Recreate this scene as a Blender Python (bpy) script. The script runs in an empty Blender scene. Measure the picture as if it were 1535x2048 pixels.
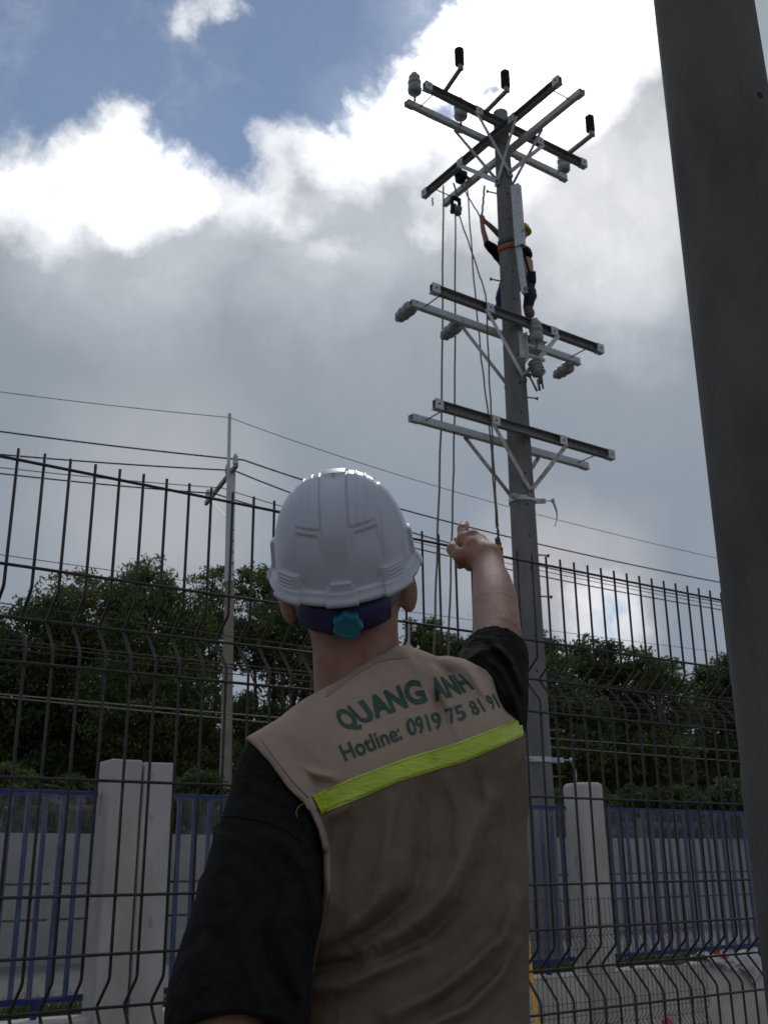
import bpy, math, random
import numpy as np
from mathutils import Vector, Matrix
from mathutils.bvhtree import BVHTree
random.seed(7); rng = np.random.default_rng(11)
S = bpy.context.scene; COL = S.collection
PI = math.pi
# ------------------------------------------------------------------ camera
FPX, PITCH, ROLL, CAMH = 2085.0, math.radians(18.81), math.radians(-0.63), 1.25
C0 = np.array([0, 0, CAMH]); _R = np.array([1., 0, 0])
CF = np.array([0, math.cos(PITCH), math.sin(PITCH)]); _U = np.array([0, -math.sin(PITCH), math.cos(PITCH)])
CR = _R*math.cos(ROLL)+_U*math.sin(ROLL); CU = -_R*math.sin(ROLL)+_U*math.cos(ROLL)
cam = bpy.data.cameras.new('camera'); co = bpy.data.objects.new('camera', cam); COL.objects.link(co)
m = Matrix.Identity(4)
for i in range(3):
    m[i][0], m[i][1], m[i][2], m[i][3] = CR[i], CU[i], -CF[i], C0[i]
co.matrix_world = m
cam.sensor_fit = 'VERTICAL'; cam.sensor_height = 36.0; cam.lens = 36.0*FPX/2048
cam.clip_start = 0.05; cam.clip_end = 3000
S.camera = co
cam.dof.use_dof = True; cam.dof.focus_distance = 1.7; cam.dof.aperture_fstop = 20
S.render.engine = 'CYCLES'
S.view_settings.view_transform = 'Standard'; S.view_settings.look = 'None'
S.view_settings.exposure = 0.0; S.view_settings.gamma = 1.0; S.view_settings.use_curve_mapping = False

# surveying helpers: where a sight line meets a chosen distance / plane
def ray(x, y): return CR*(x-767.5)/FPX+CF-CU*(y-1024)/FPX
def at(x, y, Y): r = ray(x, y); return C0+r*(Y/r[1])
TH = math.radians(55.13)
UA = np.array([math.sin(TH), math.cos(TH), 0]); NA = np.array([-math.cos(TH), math.sin(TH), 0]); ZA = np.array([0, 0, 1.])
def on_plane(x, y, d, nv=NA): r = ray(x, y); return C0+r*((d-nv@C0)/(r@nv))
def project(P):
    d = P-C0; w = d@CF; w = np.where(np.abs(w) < .05, .05, w)
    return 767.5+FPX*(d@CR)/w, 1024-FPX*(d@CU)/w
def W(u_, n_, z_): return UA*u_+NA*n_+ZA*z_

# ------------------------------------------------------------------ node helpers
class G:
    def __init__(s, nt): s.t = nt
    def n(s, typ, **k):
        nd = s.t.nodes.new(typ)
        for a, b in k.items(): setattr(nd, a, b)
        return nd
    def l(s, a, b): s.t.links.new(a, b)
    def setin(s, sock, v):
        if isinstance(v, bpy.types.NodeSocket): s.l(v, sock)
        else: sock.default_value = v
    def math(s, op, a, b=0.0, clamp=False):
        nd = s.n('ShaderNodeMath', operation=op, use_clamp=clamp); s.setin(nd.inputs[0], a); s.setin(nd.inputs[1], b); return nd.outputs[0]
    def vm(s, op, a, b=(0, 0, 0), out=0):
        nd = s.n('ShaderNodeVectorMath', operation=op); s.setin(nd.inputs[0], a)
        if b is not None: s.setin(nd.inputs[1], b)
        return nd.outputs[out]
    def noise(s, vec, scale, detail=5, rough=.55, out='Fac', dist=0.0):
        nd = s.n('ShaderNodeTexNoise'); nd.inputs['Scale'].default_value = scale; nd.inputs['Detail'].default_value = detail
        nd.inputs['Roughness'].default_value = rough; nd.inputs['Distortion'].default_value = dist
        if vec is not None: s.l(vec, nd.inputs['Vector'])
        return nd.outputs[out]
    def mr(s, v, a, b, c=0.0, d=1.0, smooth=True):
        nd = s.n('ShaderNodeMapRange'); nd.interpolation_type = 'SMOOTHSTEP' if smooth else 'LINEAR'
        s.setin(nd.inputs[0], v)
        for i, q in enumerate((a, b, c, d)): nd.inputs[i+1].default_value = q
        return nd.outputs[0]
    def mix(s, f, a, b):
        nd = s.n('ShaderNodeMix', data_type='RGBA'); s.setin(nd.inputs[0], f)
        for sock, v in ((nd.inputs[6], a), (nd.inputs[7], b)):
            if isinstance(v, (tuple, list)): v = (*v[:3], 1)
            s.setin(sock, v)
        return nd.outputs[2]

# ------------------------------------------------------------------ world
SUN_AZ, SUN_EL = math.radians(6), math.radians(44)      # azimuth clockwise from +Y
w = bpy.data.worlds.new('World'); S.world = w; w.use_nodes = True
g = G(w.node_tree); g.t.nodes.clear()
sky = g.n('ShaderNodeTexSky'); sky.sky_type = 'NISHITA'; sky.sun_disc = False
sky.sun_elevation = SUN_EL; sky.sun_rotation = SUN_AZ; sky.air_density = 1.0; sky.dust_density = 0.0; sky.ozone_density = 1.6
bg1 = g.n('ShaderNodeBackground'); bg1.inputs[1].default_value = 0.08
g.l(sky.outputs[0], bg1.inputs[0])
dirv = g.n('ShaderNodeTexCoord').outputs['Generated']
n1 = g.n('ShaderNodeTexNoise'); n1.inputs['Scale'].default_value = 4.5; n1.inputs['Detail'].default_value = 7; n1.inputs['Roughness'].default_value = .6
g.l(dirv, n1.inputs['Vector'])
warp = g.vm('SCALE', g.vm('SUBTRACT', n1.outputs['Color'], (.5, .5, .5))); warp.node.inputs['Scale'].default_value = .13
dw = g.vm('ADD', dirv, warp)
n2 = g.n('ShaderNodeTexNoise'); n2.inputs['Scale'].default_value = 3.5; n2.inputs['Detail'].default_value = 8; n2.inputs['Roughness'].default_value = .58
g.l(dirv, n2.inputs['Vector'])
warp2 = g.vm('SCALE', g.vm('SUBTRACT', n2.outputs['Color'], (.5, .5, .5))); warp2.node.inputs['Scale'].default_value = .26
dw2 = g.vm('ADD', dirv, warp2)
def bl(vec, x, y, r0, r1, amp=1.0, sm=True):            # a patch of sky round one direction
    c = ray(x, y); c = c/np.linalg.norm(c)
    d = g.vm('DISTANCE', vec, tuple(c), out=1)
    return g.mr(d, r0/FPX, r1/FPX, amp, 0.0, sm)
def comb(L, op='MAXIMUM'):
    o = L[0]
    for q in L[1:]: o = g.math(op, o, q)
    return o
bf = comb([bl(dw, x, y, max(0, r-110), r+110, 1.0, False) for (x, y, r) in ((20, 10, 250), (60, 180, 120), (300, -40, 225), (560, 10, 240), (430, 225, 125), (445, 320, 85), (700, -60, 190), (-250, 100, 260), (400, -400, 330), (540, 180, 110))])
bf = g.math('MAXIMUM', bf, bl(dw, 900, 205, 0, 95, .66, False)); bf = g.math('MAXIMUM', bf, bl(dw, 960, 182, 0, 60, .62, False))
bf = g.math('MAXIMUM', bf, bl(dw, 1195, 1232, 0, 150, .62, False))
bf = g.math('SUBTRACT', bf, bl(dw, 385, 15, 0, 110, .75, False)); bf = g.math('SUBTRACT', bf, bl(dw, 490, -20, 0, 90, .5, False))
raw = g.mr(bf, .02, .30)
fine = g.noise(dw, 13.0, 11, .64)
bf = g.math('ADD', bf, g.math('MULTIPLY', g.math('SUBTRACT', fine, .5), .85))
blue = g.mr(bf, .40, .66)
wisp = g.mr(g.noise(dw, 7.0, 9, .62), .52, .85, 0, .38)
blue = g.math('MULTIPLY', blue, g.math('SUBTRACT', .90, wisp))
ring = g.math('MULTIPLY', g.mr(bf, -.05, .42, 0.0, .42), raw)
# bright sunlit cloud
bright = comb([bl(dw2, *a) for a in ((240, 350, 60, 200, 1.4), (70, 430, 10, 150, 1.0), (370, 420, 20, 120, 1.1), (590, 420, 0, 120, .6), (700, 240, 50, 190, 1.1), (985, 50, 150, 330, 2.0), (900, 160, 150, 900, .13), (300, 400, 120, 430, .26), (690, 430, 60, 360, .26),
                                    (1230, -140, 130, 310, 2.0), (690, 500, 0, 100, .55), (830, 390, 10, 120, .75), (930, 300, 60, 220, .9),
                                    (1150, 400, 60, 380, .42), (620, 560, 50, 330, .16), (480, 440, 0, 90, .5))])
nb = g.mr(g.noise(dw2, 9.0, 9, .62), .3, .7, .62, 1.28, False)
bright = g.math('ADD', g.math('MULTIPLY', bright, nb), g.math('MULTIPLY', ring, nb))
warm = comb([bl(dw2, *a) for a in ((300, 1010, 30, 330, .14), (1120, 1150, 30, 260, .22), (950, 1180, 20, 150, .12), (1150, 330, 100, 420, .10))])
big = g.noise(dirv, 2.0, 3, .42)
grey = g.mix(g.mr(big, .3, .7), (.232, .276, .338), (.280, .322, .375))
lowf = g.mr(g.n('ShaderNodeSeparateXYZ').outputs[2], .0, .42, 1.0, 0.0)
sep = lowf.node.inputs[0].links[0].from_node; g.l(dirv, sep.inputs[0])
grey = g.mix(g.math('MULTIPLY', lowf, .35), grey, (.33, .37, .44))
add = g.n('ShaderNodeMix', data_type='RGBA', blend_type='ADD'); add.inputs[0].default_value = 1
g.l(grey, add.inputs[6])
wv = g.n('ShaderNodeVectorMath', operation='SCALE'); wv.inputs[0].default_value = (1.0, .84, .70); g.l(warm, wv.inputs['Scale'])
g.l(wv.outputs[0], add.inputs[7])
add2 = g.n('ShaderNodeMix', data_type='RGBA', blend_type='ADD'); add2.inputs[0].default_value = 1
wv2 = g.n('ShaderNodeVectorMath', operation='SCALE'); wv2.inputs[0].default_value = (1.0, .975, .96); g.l(bright, wv2.inputs['Scale'])
g.l(add.outputs[2], add2.inputs[6]); g.l(wv2.outputs[0], add2.inputs[7])
bg2 = g.n('ShaderNodeBackground'); g.l(add2.outputs[2], bg2.inputs[0]); bg2.inputs[1].default_value = 1.0
mx = g.n('ShaderNodeMixShader'); g.l(blue, mx.inputs[0]); g.l(bg2.outputs[0], mx.inputs[1]); g.l(bg1.outputs[0], mx.inputs[2])
wo = g.n('ShaderNodeOutputWorld'); g.l(mx.outputs[0], wo.inputs[0])
w.cycles.sampling_method = 'MANUAL'; w.cycles.sample_map_resolution = 512
# ------------------------------------------------------------------ sun behind cloud
sl = bpy.data.lights.new('sun', 'SUN'); sl.energy = 0.6; sl.angle = math.radians(18); sl.color = (1, .95, .88)
so = bpy.data.objects.new('sun', sl); COL.objects.link(so)
sd = Vector((math.sin(SUN_AZ)*math.cos(SUN_EL), math.cos(SUN_AZ)*math.cos(SUN_EL), math.sin(SUN_EL)))
so.rotation_euler = sd.to_track_quat('Z', 'Y').to_euler(); so.location = (0, 0, 30)

# ------------------------------------------------------------------ materials
def mat(name, col, rough=.7, metal=0.0, col2=None, nscale=8.0, bump=0.0, bscale=60.0, stretch=None, trans=0.0, spec=.5, lo=.35, hi=.65, spots=None, coat=0.0, sss=0.0):
    M = bpy.data.materials.new(name); M.use_nodes = True; q = G(M.node_tree); b = q.t.nodes['Principled BSDF']
    b.inputs['Roughness'].default_value = rough; b.inputs['Metallic'].default_value = metal; b.inputs['Specular IOR Level'].default_value = spec
    b.inputs['Coat Weight'].default_value = coat
    if sss: b.inputs['Subsurface Weight'].default_value = sss; b.inputs['Subsurface Radius'].default_value = (.012, .004, .002); b.inputs['Subsurface Scale'].default_value = 1.0
    tc = q.n('ShaderNodeTexCoord').outputs['Object']
    if stretch: tc = q.vm('MULTIPLY', tc, stretch)
    if col2:
        c = q.mix(q.mr(q.noise(tc, nscale, 6, .6), lo, hi), col, col2)
        if spots: c = q.mix(q.math('MULTIPLY', q.mr(q.noise(tc, spots[1], 4, .6), spots[2], spots[2]+.08), spots[3]), c, spots[0])
        q.l(c, b.inputs['Base Color'])
    else: b.inputs['Base Color'].default_value = (*col, 1)
    if bump:
        bn = q.n('ShaderNodeBump'); bn.inputs['Strength'].default_value = bump; bn.inputs['Distance'].default_value = .004
        q.l(q.noise(tc, bscale, 5, .6), bn.inputs['Height']); q.l(bn.outputs[0], b.inputs['Normal'])
    if trans:
        tr = q.n('ShaderNodeBsdfTranslucent'); ms = q.n('ShaderNodeMixShader'); ms.inputs[0].default_value = trans
        src = b.inputs['Base Color'].links[0].from_socket if col2 else None
        if src: q.l(src, tr.inputs[0])
        else: tr.inputs[0].default_value = (*col, 1)
        q.l(b.outputs[0], ms.inputs[1]); q.l(tr.outputs[0], ms.inputs[2]); q.l(ms.outputs[0], q.t.nodes['Material Output'].inputs[0])
    return M
M = {}
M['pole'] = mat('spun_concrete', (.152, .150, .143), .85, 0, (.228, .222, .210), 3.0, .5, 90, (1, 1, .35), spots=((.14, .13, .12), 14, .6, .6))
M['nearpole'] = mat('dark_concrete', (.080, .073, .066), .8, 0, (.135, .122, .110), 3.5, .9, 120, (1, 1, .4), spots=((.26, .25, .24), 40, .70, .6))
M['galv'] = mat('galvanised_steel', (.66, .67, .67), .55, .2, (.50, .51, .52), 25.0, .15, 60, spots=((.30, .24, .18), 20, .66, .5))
M['galvdark'] = mat('dark_and_shaded_steel', (.20, .205, .20), .6, .2, (.30, .30, .29), 20.0, .15, 60)  # dark fittings; on the front crossarms the dark tone is painted shade
M['rustgalv'] = mat('stained_steel', (.60, .58, .54), .6, .2, (.38, .31, .25), 16.0, .15, 60)
M['porc'] = mat('grey_porcelain', (.31, .31, .30), .3, 0, (.25, .25, .245), 9, coat=.3)
M['porcw'] = mat('white_porcelain', (.62, .62, .58), .25, 0, coat=.4)
M['poly'] = mat('dark_rubber_insulator', (.045, .03, .032), .6)
M['bolt'] = mat('rusty_bolt', (.10, .08, .065), .7, .3, (.2, .15, .11), 60)
M['black'] = mat('dark_recess', (.01, .01, .01), .9)
M['wire'] = mat('fence_coating', (.035, .028, .028), .42, 0, (.06, .05, .048), 60, .1, 200, spec=.4)
M['wirelight'] = mat('far_fence_coating', (.07, .05, .048), .6)
M['rope'] = mat('jute_rope', (.20, .17, .11), .95, 0, (.12, .10, .06), 60, .8, 300)
M['ropey'] = mat('yellow_rope', (.75, .38, .05), .8, 0, (.55, .25, .03), 80, .6, 300)
M['cable'] = mat('overhead_cable', (.03, .03, .03), .6)
M['cablelight'] = mat('bare_aluminium_cable', (.25, .22, .19), .5, .4)
M['white_wall'] = mat('dirty_white_paint', (.62, .57, .53), .8, 0, (.50, .45, .41), 3.0, .4, 60, spots=((.38, .30, .25), 9, .62, .5))
M['pillar'] = mat('painted_render', (.44, .40, .37), .85, 0, (.54, .50, .47), 3.0, .7, 50, (1, 1, .5), spots=((.26, .22, .19), 5, .60, .6))
M['backwall'] = mat('grey_concrete_panel', (.36, .335, .315), .85, 0, (.30, .28, .262), 2.0, .3, 30)
M['blue'] = mat('blue_enamel', (.006, .02, .11), .4, 0, (.010, .03, .16), 12, spots=((.14, .08, .05), 30, .70, .7))
M['soil'] = mat('soil_and_gravel', (.13, .105, .082), .95, 0, (.21, .175, .14), 2.0, .8, 30)
M['grass'] = mat('grass_blades', (.055, .10, .02), .6, 0, (.12, .15, .04), 3, trans=.3)
M['trunk'] = mat('bark', (.09, .07, .05), .9, 0, (.14, .11, .08), 12, .8, 40)
M['leafA'] = mat('leaves_mid', (.075, .11, .03), .5, 0, (.17, .205, .06), .9, trans=.42, lo=.38, hi=.68)
M['leafB'] = mat('leaves_deep', (.055, .088, .024), .5, 0, (.13, .17, .048), .9, trans=.4, lo=.38, hi=.68)
M['leafC'] = mat('leaves_light', (.10, .14, .035), .5, 0, (.21, .25, .07), .9, trans=.42, lo=.38, hi=.68)
M['skin'] = mat('skin', (.36, .19, .128), .48, 0, (.29, .13, .088), 30, .45, 330, spec=.4, sss=.12)
M['skin2'] = mat('sunburnt_skin', (.33, .165, .11), .6)
M['hair'] = mat('short_black_hair', (.02, .013, .010), .85, 0, (.09, .05, .035), 420, .9, 500)
M['helmet'] = mat('white_abs_plastic', (.57, .57, .65), .30, 0, (.53, .53, .60), 6, .03, 40, spec=.5, coat=.05, spots=((.45, .44, .45), 35, .72, .35))
M['yhelmet'] = mat('yellow_plastic', (.75, .52, .06), .35)
M['band'] = mat('grey_strap', (.16, .17, .18), .7)
M['bandb'] = mat('navy_plastic', (.022, .018, .10), .45)
M['knob'] = mat('teal_plastic', (.02, .17, .225), .45)
M['tshirt'] = mat('black_cotton', (.008, .0068, .007), .9, 0, (.014, .012, .012), 40, .3, 400, spec=.2)
M['piping'] = mat('beige_binding', (.38, .275, .225), .85, 0, (.34, .245, .20), 30, .3, 500, spec=.25)
M['vest'] = mat('beige_twill', (.46, .335, .262), .85, 0, (.42, .30, .235), 12, .35, 700, spec=.25)
M['vestmesh'] = mat('beige_mesh_fabric', (.23, .165, .12), .9, 0, (.19, .135, .098), 12, .4, 900, spec=.2)
def weave(mt, k, amt):       # tiny holes of the knitted mesh
    q = G(mt.node_tree); b = mt.node_tree.nodes['Principled BSDF']; src = b.inputs['Base Color'].links[0].from_socket
    sp_ = q.n('ShaderNodeSeparateXYZ'); q.l(q.n('ShaderNodeTexCoord').outputs['Object'], sp_.inputs[0])
    a = q.math('ADD', sp_.outputs[0], sp_.outputs[2]); c = q.math('SUBTRACT', sp_.outputs[0], sp_.outputs[2])
    m_ = q.math('MULTIPLY', q.math('SINE', q.math('MULTIPLY', a, k)), q.math('SINE', q.math('MULTIPLY', c, k)))
    q.l(q.mix(q.mr(m_, .1, .7, 0, amt), src, (.05, .038, .028)), b.inputs['Base Color'])
weave(M['vestmesh'], 1250, .55)
def creases(mt, sc, amt):    # fine random creasing of worn cloth or skin under the weave relief
    q = G(mt.node_tree); b = mt.node_tree.nodes['Principled BSDF']; nl = b.inputs['Normal'].links; prev = nl[0].from_socket if nl else None
    tc_ = q.n('ShaderNodeTexCoord').outputs['Object']; bn_ = q.n('ShaderNodeBump'); bn_.inputs['Strength'].default_value = amt; bn_.inputs['Distance'].default_value = .01
    a = q.noise(tc_, sc, 3, .5, dist=1.2); r_ = q.math('ABSOLUTE', q.math('SUBTRACT', a, .5)); q.l(q.mr(r_, 0, .16, 1, 0), bn_.inputs['Height'])
    if prev: q.l(prev, bn_.inputs['Normal'])
    q.l(bn_.outputs[0], b.inputs['Normal'])
creases(M['vestmesh'], 9, .22)
creases(M['vest'], 8, .16)
M['print'] = mat('green_print', (.022, .075, .05), .7, 0, (.035, .10, .07), 60, spots=((.30, .24, .20), 260, .64, .55))
M['hivis'] = mat('lime_reflective_tape', (.44, .57, .012), .35, 0, (.58, .71, .05), 16, .6, 90, (1, 1, 3), coat=.4, spots=((.34, .56, .14), 28, .68, .4))
M['stitch'] = mat('yellow_stitch', (.24, .27, .03), .6)
creases(M['tshirt'], 9, .45)
M['jeans'] = mat('blue_denim', (.02, .034, .08), .9, 0, (.04, .058, .115), 20, .3, 200)
M['boot'] = mat('tan_boot', (.16, .11, .075), .8, 0, (.10, .07, .05), 20)
M['paper'] = mat('white_sack_paper', (.72, .68, .66), .7, 0, (.60, .56, .54), 14, .3, 60, trans=.15)
M['red'] = mat('red_print', (.52, .06, .03), .7)
M['pink'] = mat('pink_plastic_bag', (.55, .05, .12), .4, 0, (.70, .12, .2), 20, trans=.3)
M['orange'] = mat('orange_webbing', (.40, .11, .04), .8)
M['green'] = mat('green_webbing', (.05, .12, .10), .8)
M['wood'] = mat('rusty_post', (.20, .09, .05), .9, 0, (.12, .06, .04), 20)
# plastic film: thin, see-through, milky with scratches
fm = bpy.data.materials.new('plastic_film'); fm.use_nodes = True; q = G(fm.node_tree); b = q.t.nodes['Principled BSDF']
b.inputs['Base Color'].default_value = (.45, .455, .455, 1); b.inputs['Roughness'].default_value = .25
tc = q.n('ShaderNodeTexCoord').outputs['Object']
tr = q.n('ShaderNodeBsdfTransparent'); ms = q.n('ShaderNodeMixShader')
st = q.noise(q.vm('MULTIPLY', tc, (14, 14, 1.2)), 3.0, 8, .75)
sp = q.noise(tc, 70, 3, .6)
fac = q.math('ADD', q.mr(st, .42, .80, .10, .42), q.mr(sp, .68, .76, 0, .35))
bn = q.n('ShaderNodeBump'); bn.inputs['Strength'].default_value = .6; bn.inputs['Distance'].default_value = .01; q.l(st, bn.inputs['Height']); q.l(bn.outputs[0], b.inputs['Normal'])
q.l(fac, ms.inputs[0]); q.l(tr.outputs[0], ms.inputs[1]); q.l(b.outputs[0], ms.inputs[2]); q.l(ms.outputs[0], q.t.nodes['Material Output'].inputs[0])
M['film'] = fm

# ------------------------------------------------------------------ mesh helpers
def link(name, me, m_=None, parent=None, loc=None, smooth=False):
    o = bpy.data.objects.new(name, me); COL.objects.link(o)
    if m_ is not None and not me.materials: me.materials.append(m_)
    if smooth: me.shade_smooth()
    if parent is not None: o.parent = parent
    if loc is not None: o.location = loc
    return o
def thing(name, label, cat, group=None, loc=(0, 0, 0)):
    o = bpy.data.objects.new(name, None); COL.objects.link(o); o.location = loc; o.empty_display_size = .2
    o['label'] = label; o['category'] = cat
    if group: o['group'] = group
    return o
def tag(o, label, cat, group=None):
    o['label'] = label; o['category'] = cat
    if group: o['group'] = group
    return o
class MB:
    def __init__(s): s.v = []; s.f = []
    def add(s, v, f):
        b = len(s.v); s.v += [tuple(map(float, p)) for p in v]; s.f += [tuple(i+b for i in q) for q in f]
    def box(s, c, ax, ay, az):       # centre and three half-axis vectors
        c, ax, ay, az = map(np.asarray, (c, ax, ay, az))
        v = [c+a*ax+b*ay+d*az for d in (-1, 1) for b in (-1, 1) for a in (-1, 1)]
        s.add(v, [(0, 2, 3, 1), (4, 5, 7, 6), (0, 1, 5, 4), (2, 6, 7, 3), (0, 4, 6, 2), (1, 3, 7, 5)])
    def frame(s, d):
        d = d/np.linalg.norm(d); a = np.array([0, 0, 1.]) if abs(d[2]) < .9 else np.array([1., 0, 0])
        x = np.cross(a, d); x /= np.linalg.norm(x); return x, np.cross(d, x)
    def tube(s, pts, r, n=8, cap=True):
        pts = [np.asarray(p, float) for p in pts]; rs = r if hasattr(r, '__len__') else [r]*len(pts)
        V = []; x = None
        for i, p in enumerate(pts):
            d = pts[min(i+1, len(pts)-1)]-pts[max(i-1, 0)]
            d = d/np.linalg.norm(d)
            if x is None: x, y = s.frame(d)
            else:
                x = x-d*(x@d); x /= np.linalg.norm(x); y = np.cross(d, x)
            V += [p+rs[i]*(math.cos(2*PI*k/n)*x+math.sin(2*PI*k/n)*y) for k in range(n)]
        F = [(i*n+k, i*n+(k+1) % n, (i+1)*n+(k+1) % n, (i+1)*n+k) for i in range(len(pts)-1) for k in range(n)]
        if cap: F += [tuple(range(n))[::-1], tuple((len(pts)-1)*n+k for k in range(n))]
        s.add(V, F)
    def lathe(s, base, axis, prof, n=20):
        base = np.asarray(base, float); axis = np.asarray(axis, float); axis = axis/np.linalg.norm(axis); x, y = s.frame(axis)
        V = [base+axis*h+r*(math.cos(2*PI*k/n)*x+math.sin(2*PI*k/n)*y) for h, r in prof for k in range(n)]
        F = [(i*n+k, i*n+(k+1) % n, (i+1)*n+(k+1) % n, (i+1)*n+k) for i in range(len(prof)-1) for k in range(n)]
        F += [tuple(range(n))[::-1], tuple((len(prof)-1)*n+k for k in range(n))]
        s.add(V, F)
    def bar(s, a, b, w_, t_, side):   # flat bar from a to b, width along image-ish 'side', thickness t
        a, b, side = map(np.asarray, (a, b, side)); d = b-a; L = np.linalg.norm(d); d = d/L
        nn = np.cross(d, side); nn /= np.linalg.norm(nn); sd_ = np.cross(nn, d)
        s.box((a+b)/2, d*L/2, sd_*w_/2, nn*t_/2)
    def mesh(s, name):
        me = bpy.data.meshes.new(name); me.from_pydata(s.v, [], s.f); me.update(); return me
    def build(s, name, m_, parent=None, smooth=False, loc=None): return link(name, s.mesh(name), m_, parent, loc, smooth)
def bevel(o, w_=.004, seg=2):
    b_ = o.modifiers.new('bevel', 'BEVEL'); b_.width = w_; b_.segments = seg; b_.limit_method = 'ANGLE'
def smooth_angle(me, deg=40):
    me.shade_smooth()
    try: me.set_sharp_from_angle(angle=math.radians(deg))
    except Exception: pass

# ------------------------------------------------------------------ implicit surfaces for figures and cloth
def rcone(p, a, b, r1, r2):
    a = np.asarray(a); b = np.asarray(b); ba = b-a; pa = p-a
    t = np.clip((pa@ba)/(ba@ba), 0, 1)
    return np.linalg.norm(pa-t[:, None]*ba, axis=1)-(r1+(r2-r1)*t)
def ellip(p, c, ax, rad):      # ax rows = unit axes
    q_ = (p-np.asarray(c))@np.asarray(ax).T/np.asarray(rad); k = np.linalg.norm(q_, axis=1)
    return (k-1)*min(rad)*(.5+.5*np.minimum(1, k)) if False else (k-1)*min(rad)
def smin(a, b, k):
    h = np.clip(.5+.5*(b-a)/k, 0, 1); return b*(1-h)+a*h-k*h*(1-h)
def surf(fn, lo, hi, h, name, margin=1.0):
    B = 16; lo = np.asarray(lo, float); hi = np.asarray(hi, float); nb_ = np.ceil((hi-lo)/(h*B)).astype(int)
    gi = np.stack(np.meshgrid(*[np.arange(k) for k in nb_], indexing='ij'), -1).reshape(-1, 3)
    cen = lo+(gi+.5)*B*h; d = fn(cen); keep = np.abs(d) < B*h*.87*1.35*margin+.01
    gi = gi[keep]
    s_ = np.arange(B+1); loc = np.stack(np.meshgrid(s_, s_, s_, indexing='ij'), -1).reshape(-1, 3)
    N = nb_*B+2; vid = []; vp = []; faces = []
    stride = np.array([N[1]*N[2], N[2], 1])
    for c0 in range(0, len(gi), 120):
        gb = gi[c0:c0+120]
        idx = gb[:, None, :]*B+loc[None]; P = lo+idx.reshape(-1, 3)*h
        v = fn(P).reshape(len(gb), B+1, B+1, B+1)
        sg = v < 0
        act = np.zeros((len(gb), B, B, B), bool); cnt = np.zeros(act.shape); acc = np.zeros(act.shape+(3,))
        A = [(0, 0, 0), (0, 0, 1), (0, 1, 0), (0, 1, 1), (1, 0, 0), (1, 0, 1), (1, 1, 0), (1, 1, 1)]
        sl_ = lambda o_, X: X[:, o_[0]:o_[0]+B, o_[1]:o_[1]+B, o_[2]:o_[2]+B]
        for i in range(8):
            for ax_ in range(3):
                if A[i][ax_] == 0:
                    o2 = list(A[i]); o2[ax_] = 1
                    v1 = sl_(A[i], v); v2 = sl_(o2, v); cr = (v1 < 0) != (v2 < 0)
                    t = np.where(cr, v1/np.where(cr, v1-v2, 1), 0)
                    for k in range(3):
                        acc[..., k] += np.where(cr, A[i][k]+(t if k == ax_ else 0), 0)
                    cnt += cr
        act = cnt > 0
        w_ = np.argwhere(act)
        if len(w_):
            ci = gb[w_[:, 0]]*B+w_[:, 1:]
            vid.append(ci@stride); vp.append(lo+(ci+acc[act]/cnt[act][:, None])*h)
        for ax_ in range(3):
            o2 = [0, 0, 0]; o2[ax_] = 1
            v1 = sg[:, :B, :B, :B]; v2 = sl_(o2, sg); cr = np.argwhere(v1 != v2)
            if not len(cr): continue
            ci = gb[cr[:, 0]]*B+cr[:, 1:]
            fl = v1[tuple(cr.T)]
            b1 = np.zeros(3, int); b2 = np.zeros(3, int); b1[(ax_+1) % 3] = 1; b2[(ax_+2) % 3] = 1
            qd = np.stack([(ci-b1-b2)@stride, (ci-b2)@stride, ci@stride, (ci-b1)@stride], 1)
            qd[~fl] = qd[~fl][:, ::-1]
            faces.append(qd)
    vid = np.concatenate(vid); vp = np.concatenate(vp); faces = np.concatenate(faces)
    o_ = np.argsort(vid); vid = vid[o_]; vp = vp[o_]
    ix = np.searchsorted(vid, faces); ix = np.clip(ix, 0, len(vid)-1); ok = (vid[ix] == faces).all(1); ix = ix[ok]
    return vp, ix
def np_mesh(name, vp, q4):
    me = bpy.data.meshes.new(name); me.vertices.add(len(vp)); me.vertices.foreach_set('co', np.ascontiguousarray(vp, dtype=np.float32).ravel())
    k = q4.shape[1]
    me.loops.add(len(q4)*k); me.loops.foreach_set('vertex_index', np.ascontiguousarray(q4, dtype=np.int32).ravel())
    me.polygons.add(len(q4)); me.polygons.foreach_set('loop_start', np.arange(0, len(q4)*k, k, dtype=np.int32))
    try: me.polygons.foreach_set('loop_total', np.full(len(q4), k, dtype=np.int32))
    except Exception: pass
    me.update(calc_edges=True); me.validate(); return me
def sdf_obj(name, fn, lo, hi, h, m_, parent):
    vp, f = surf(fn, lo, hi, h, name)
    me = np_mesh(name, vp, f); o = link(name, me, m_, parent, smooth=True)
    return o

#STRUCTURE
# ------------------------------------------------------------------ ground
def gheight(n_):
    return np.interp(n_, [-60, 2.5, 4.6, 8.0, 8.35, 8.36, 30, 400], [0, 0, -1.0, -1.0, -1.0, .12, .1, 0])
gu = np.concatenate([np.linspace(-400, -30, 12), np.linspace(-24, 44, 52), np.linspace(60, 420, 12)])
gn = np.array([-400, -100, -40, -20, -10, -5, -2, 0, 1, 2, 2.5, 2.9, 3.3, 3.7, 4.1, 4.6, 5, 6, 7, 8.0, 8.2, 8.36, 9, 10, 11, 12, 14, 17, 20, 25, 30, 40, 60, 120, 400])
V = []; F = []
for i, a in enumerate(gn):
    for j, b_ in enumerate(gu):
        V.append(W(b_, a, float(gheight(a))+(.03*math.sin(a*3.1+b_*1.7)*(1 if 2.9 < a < 8 or a > 9 else 0))))
nu = len(gu)
F = [(i*nu+j, i*nu+j+1, (i+1)*nu+j+1, (i+1)*nu+j) for i in range(len(gn)-1) for j in range(nu-1)]
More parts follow.
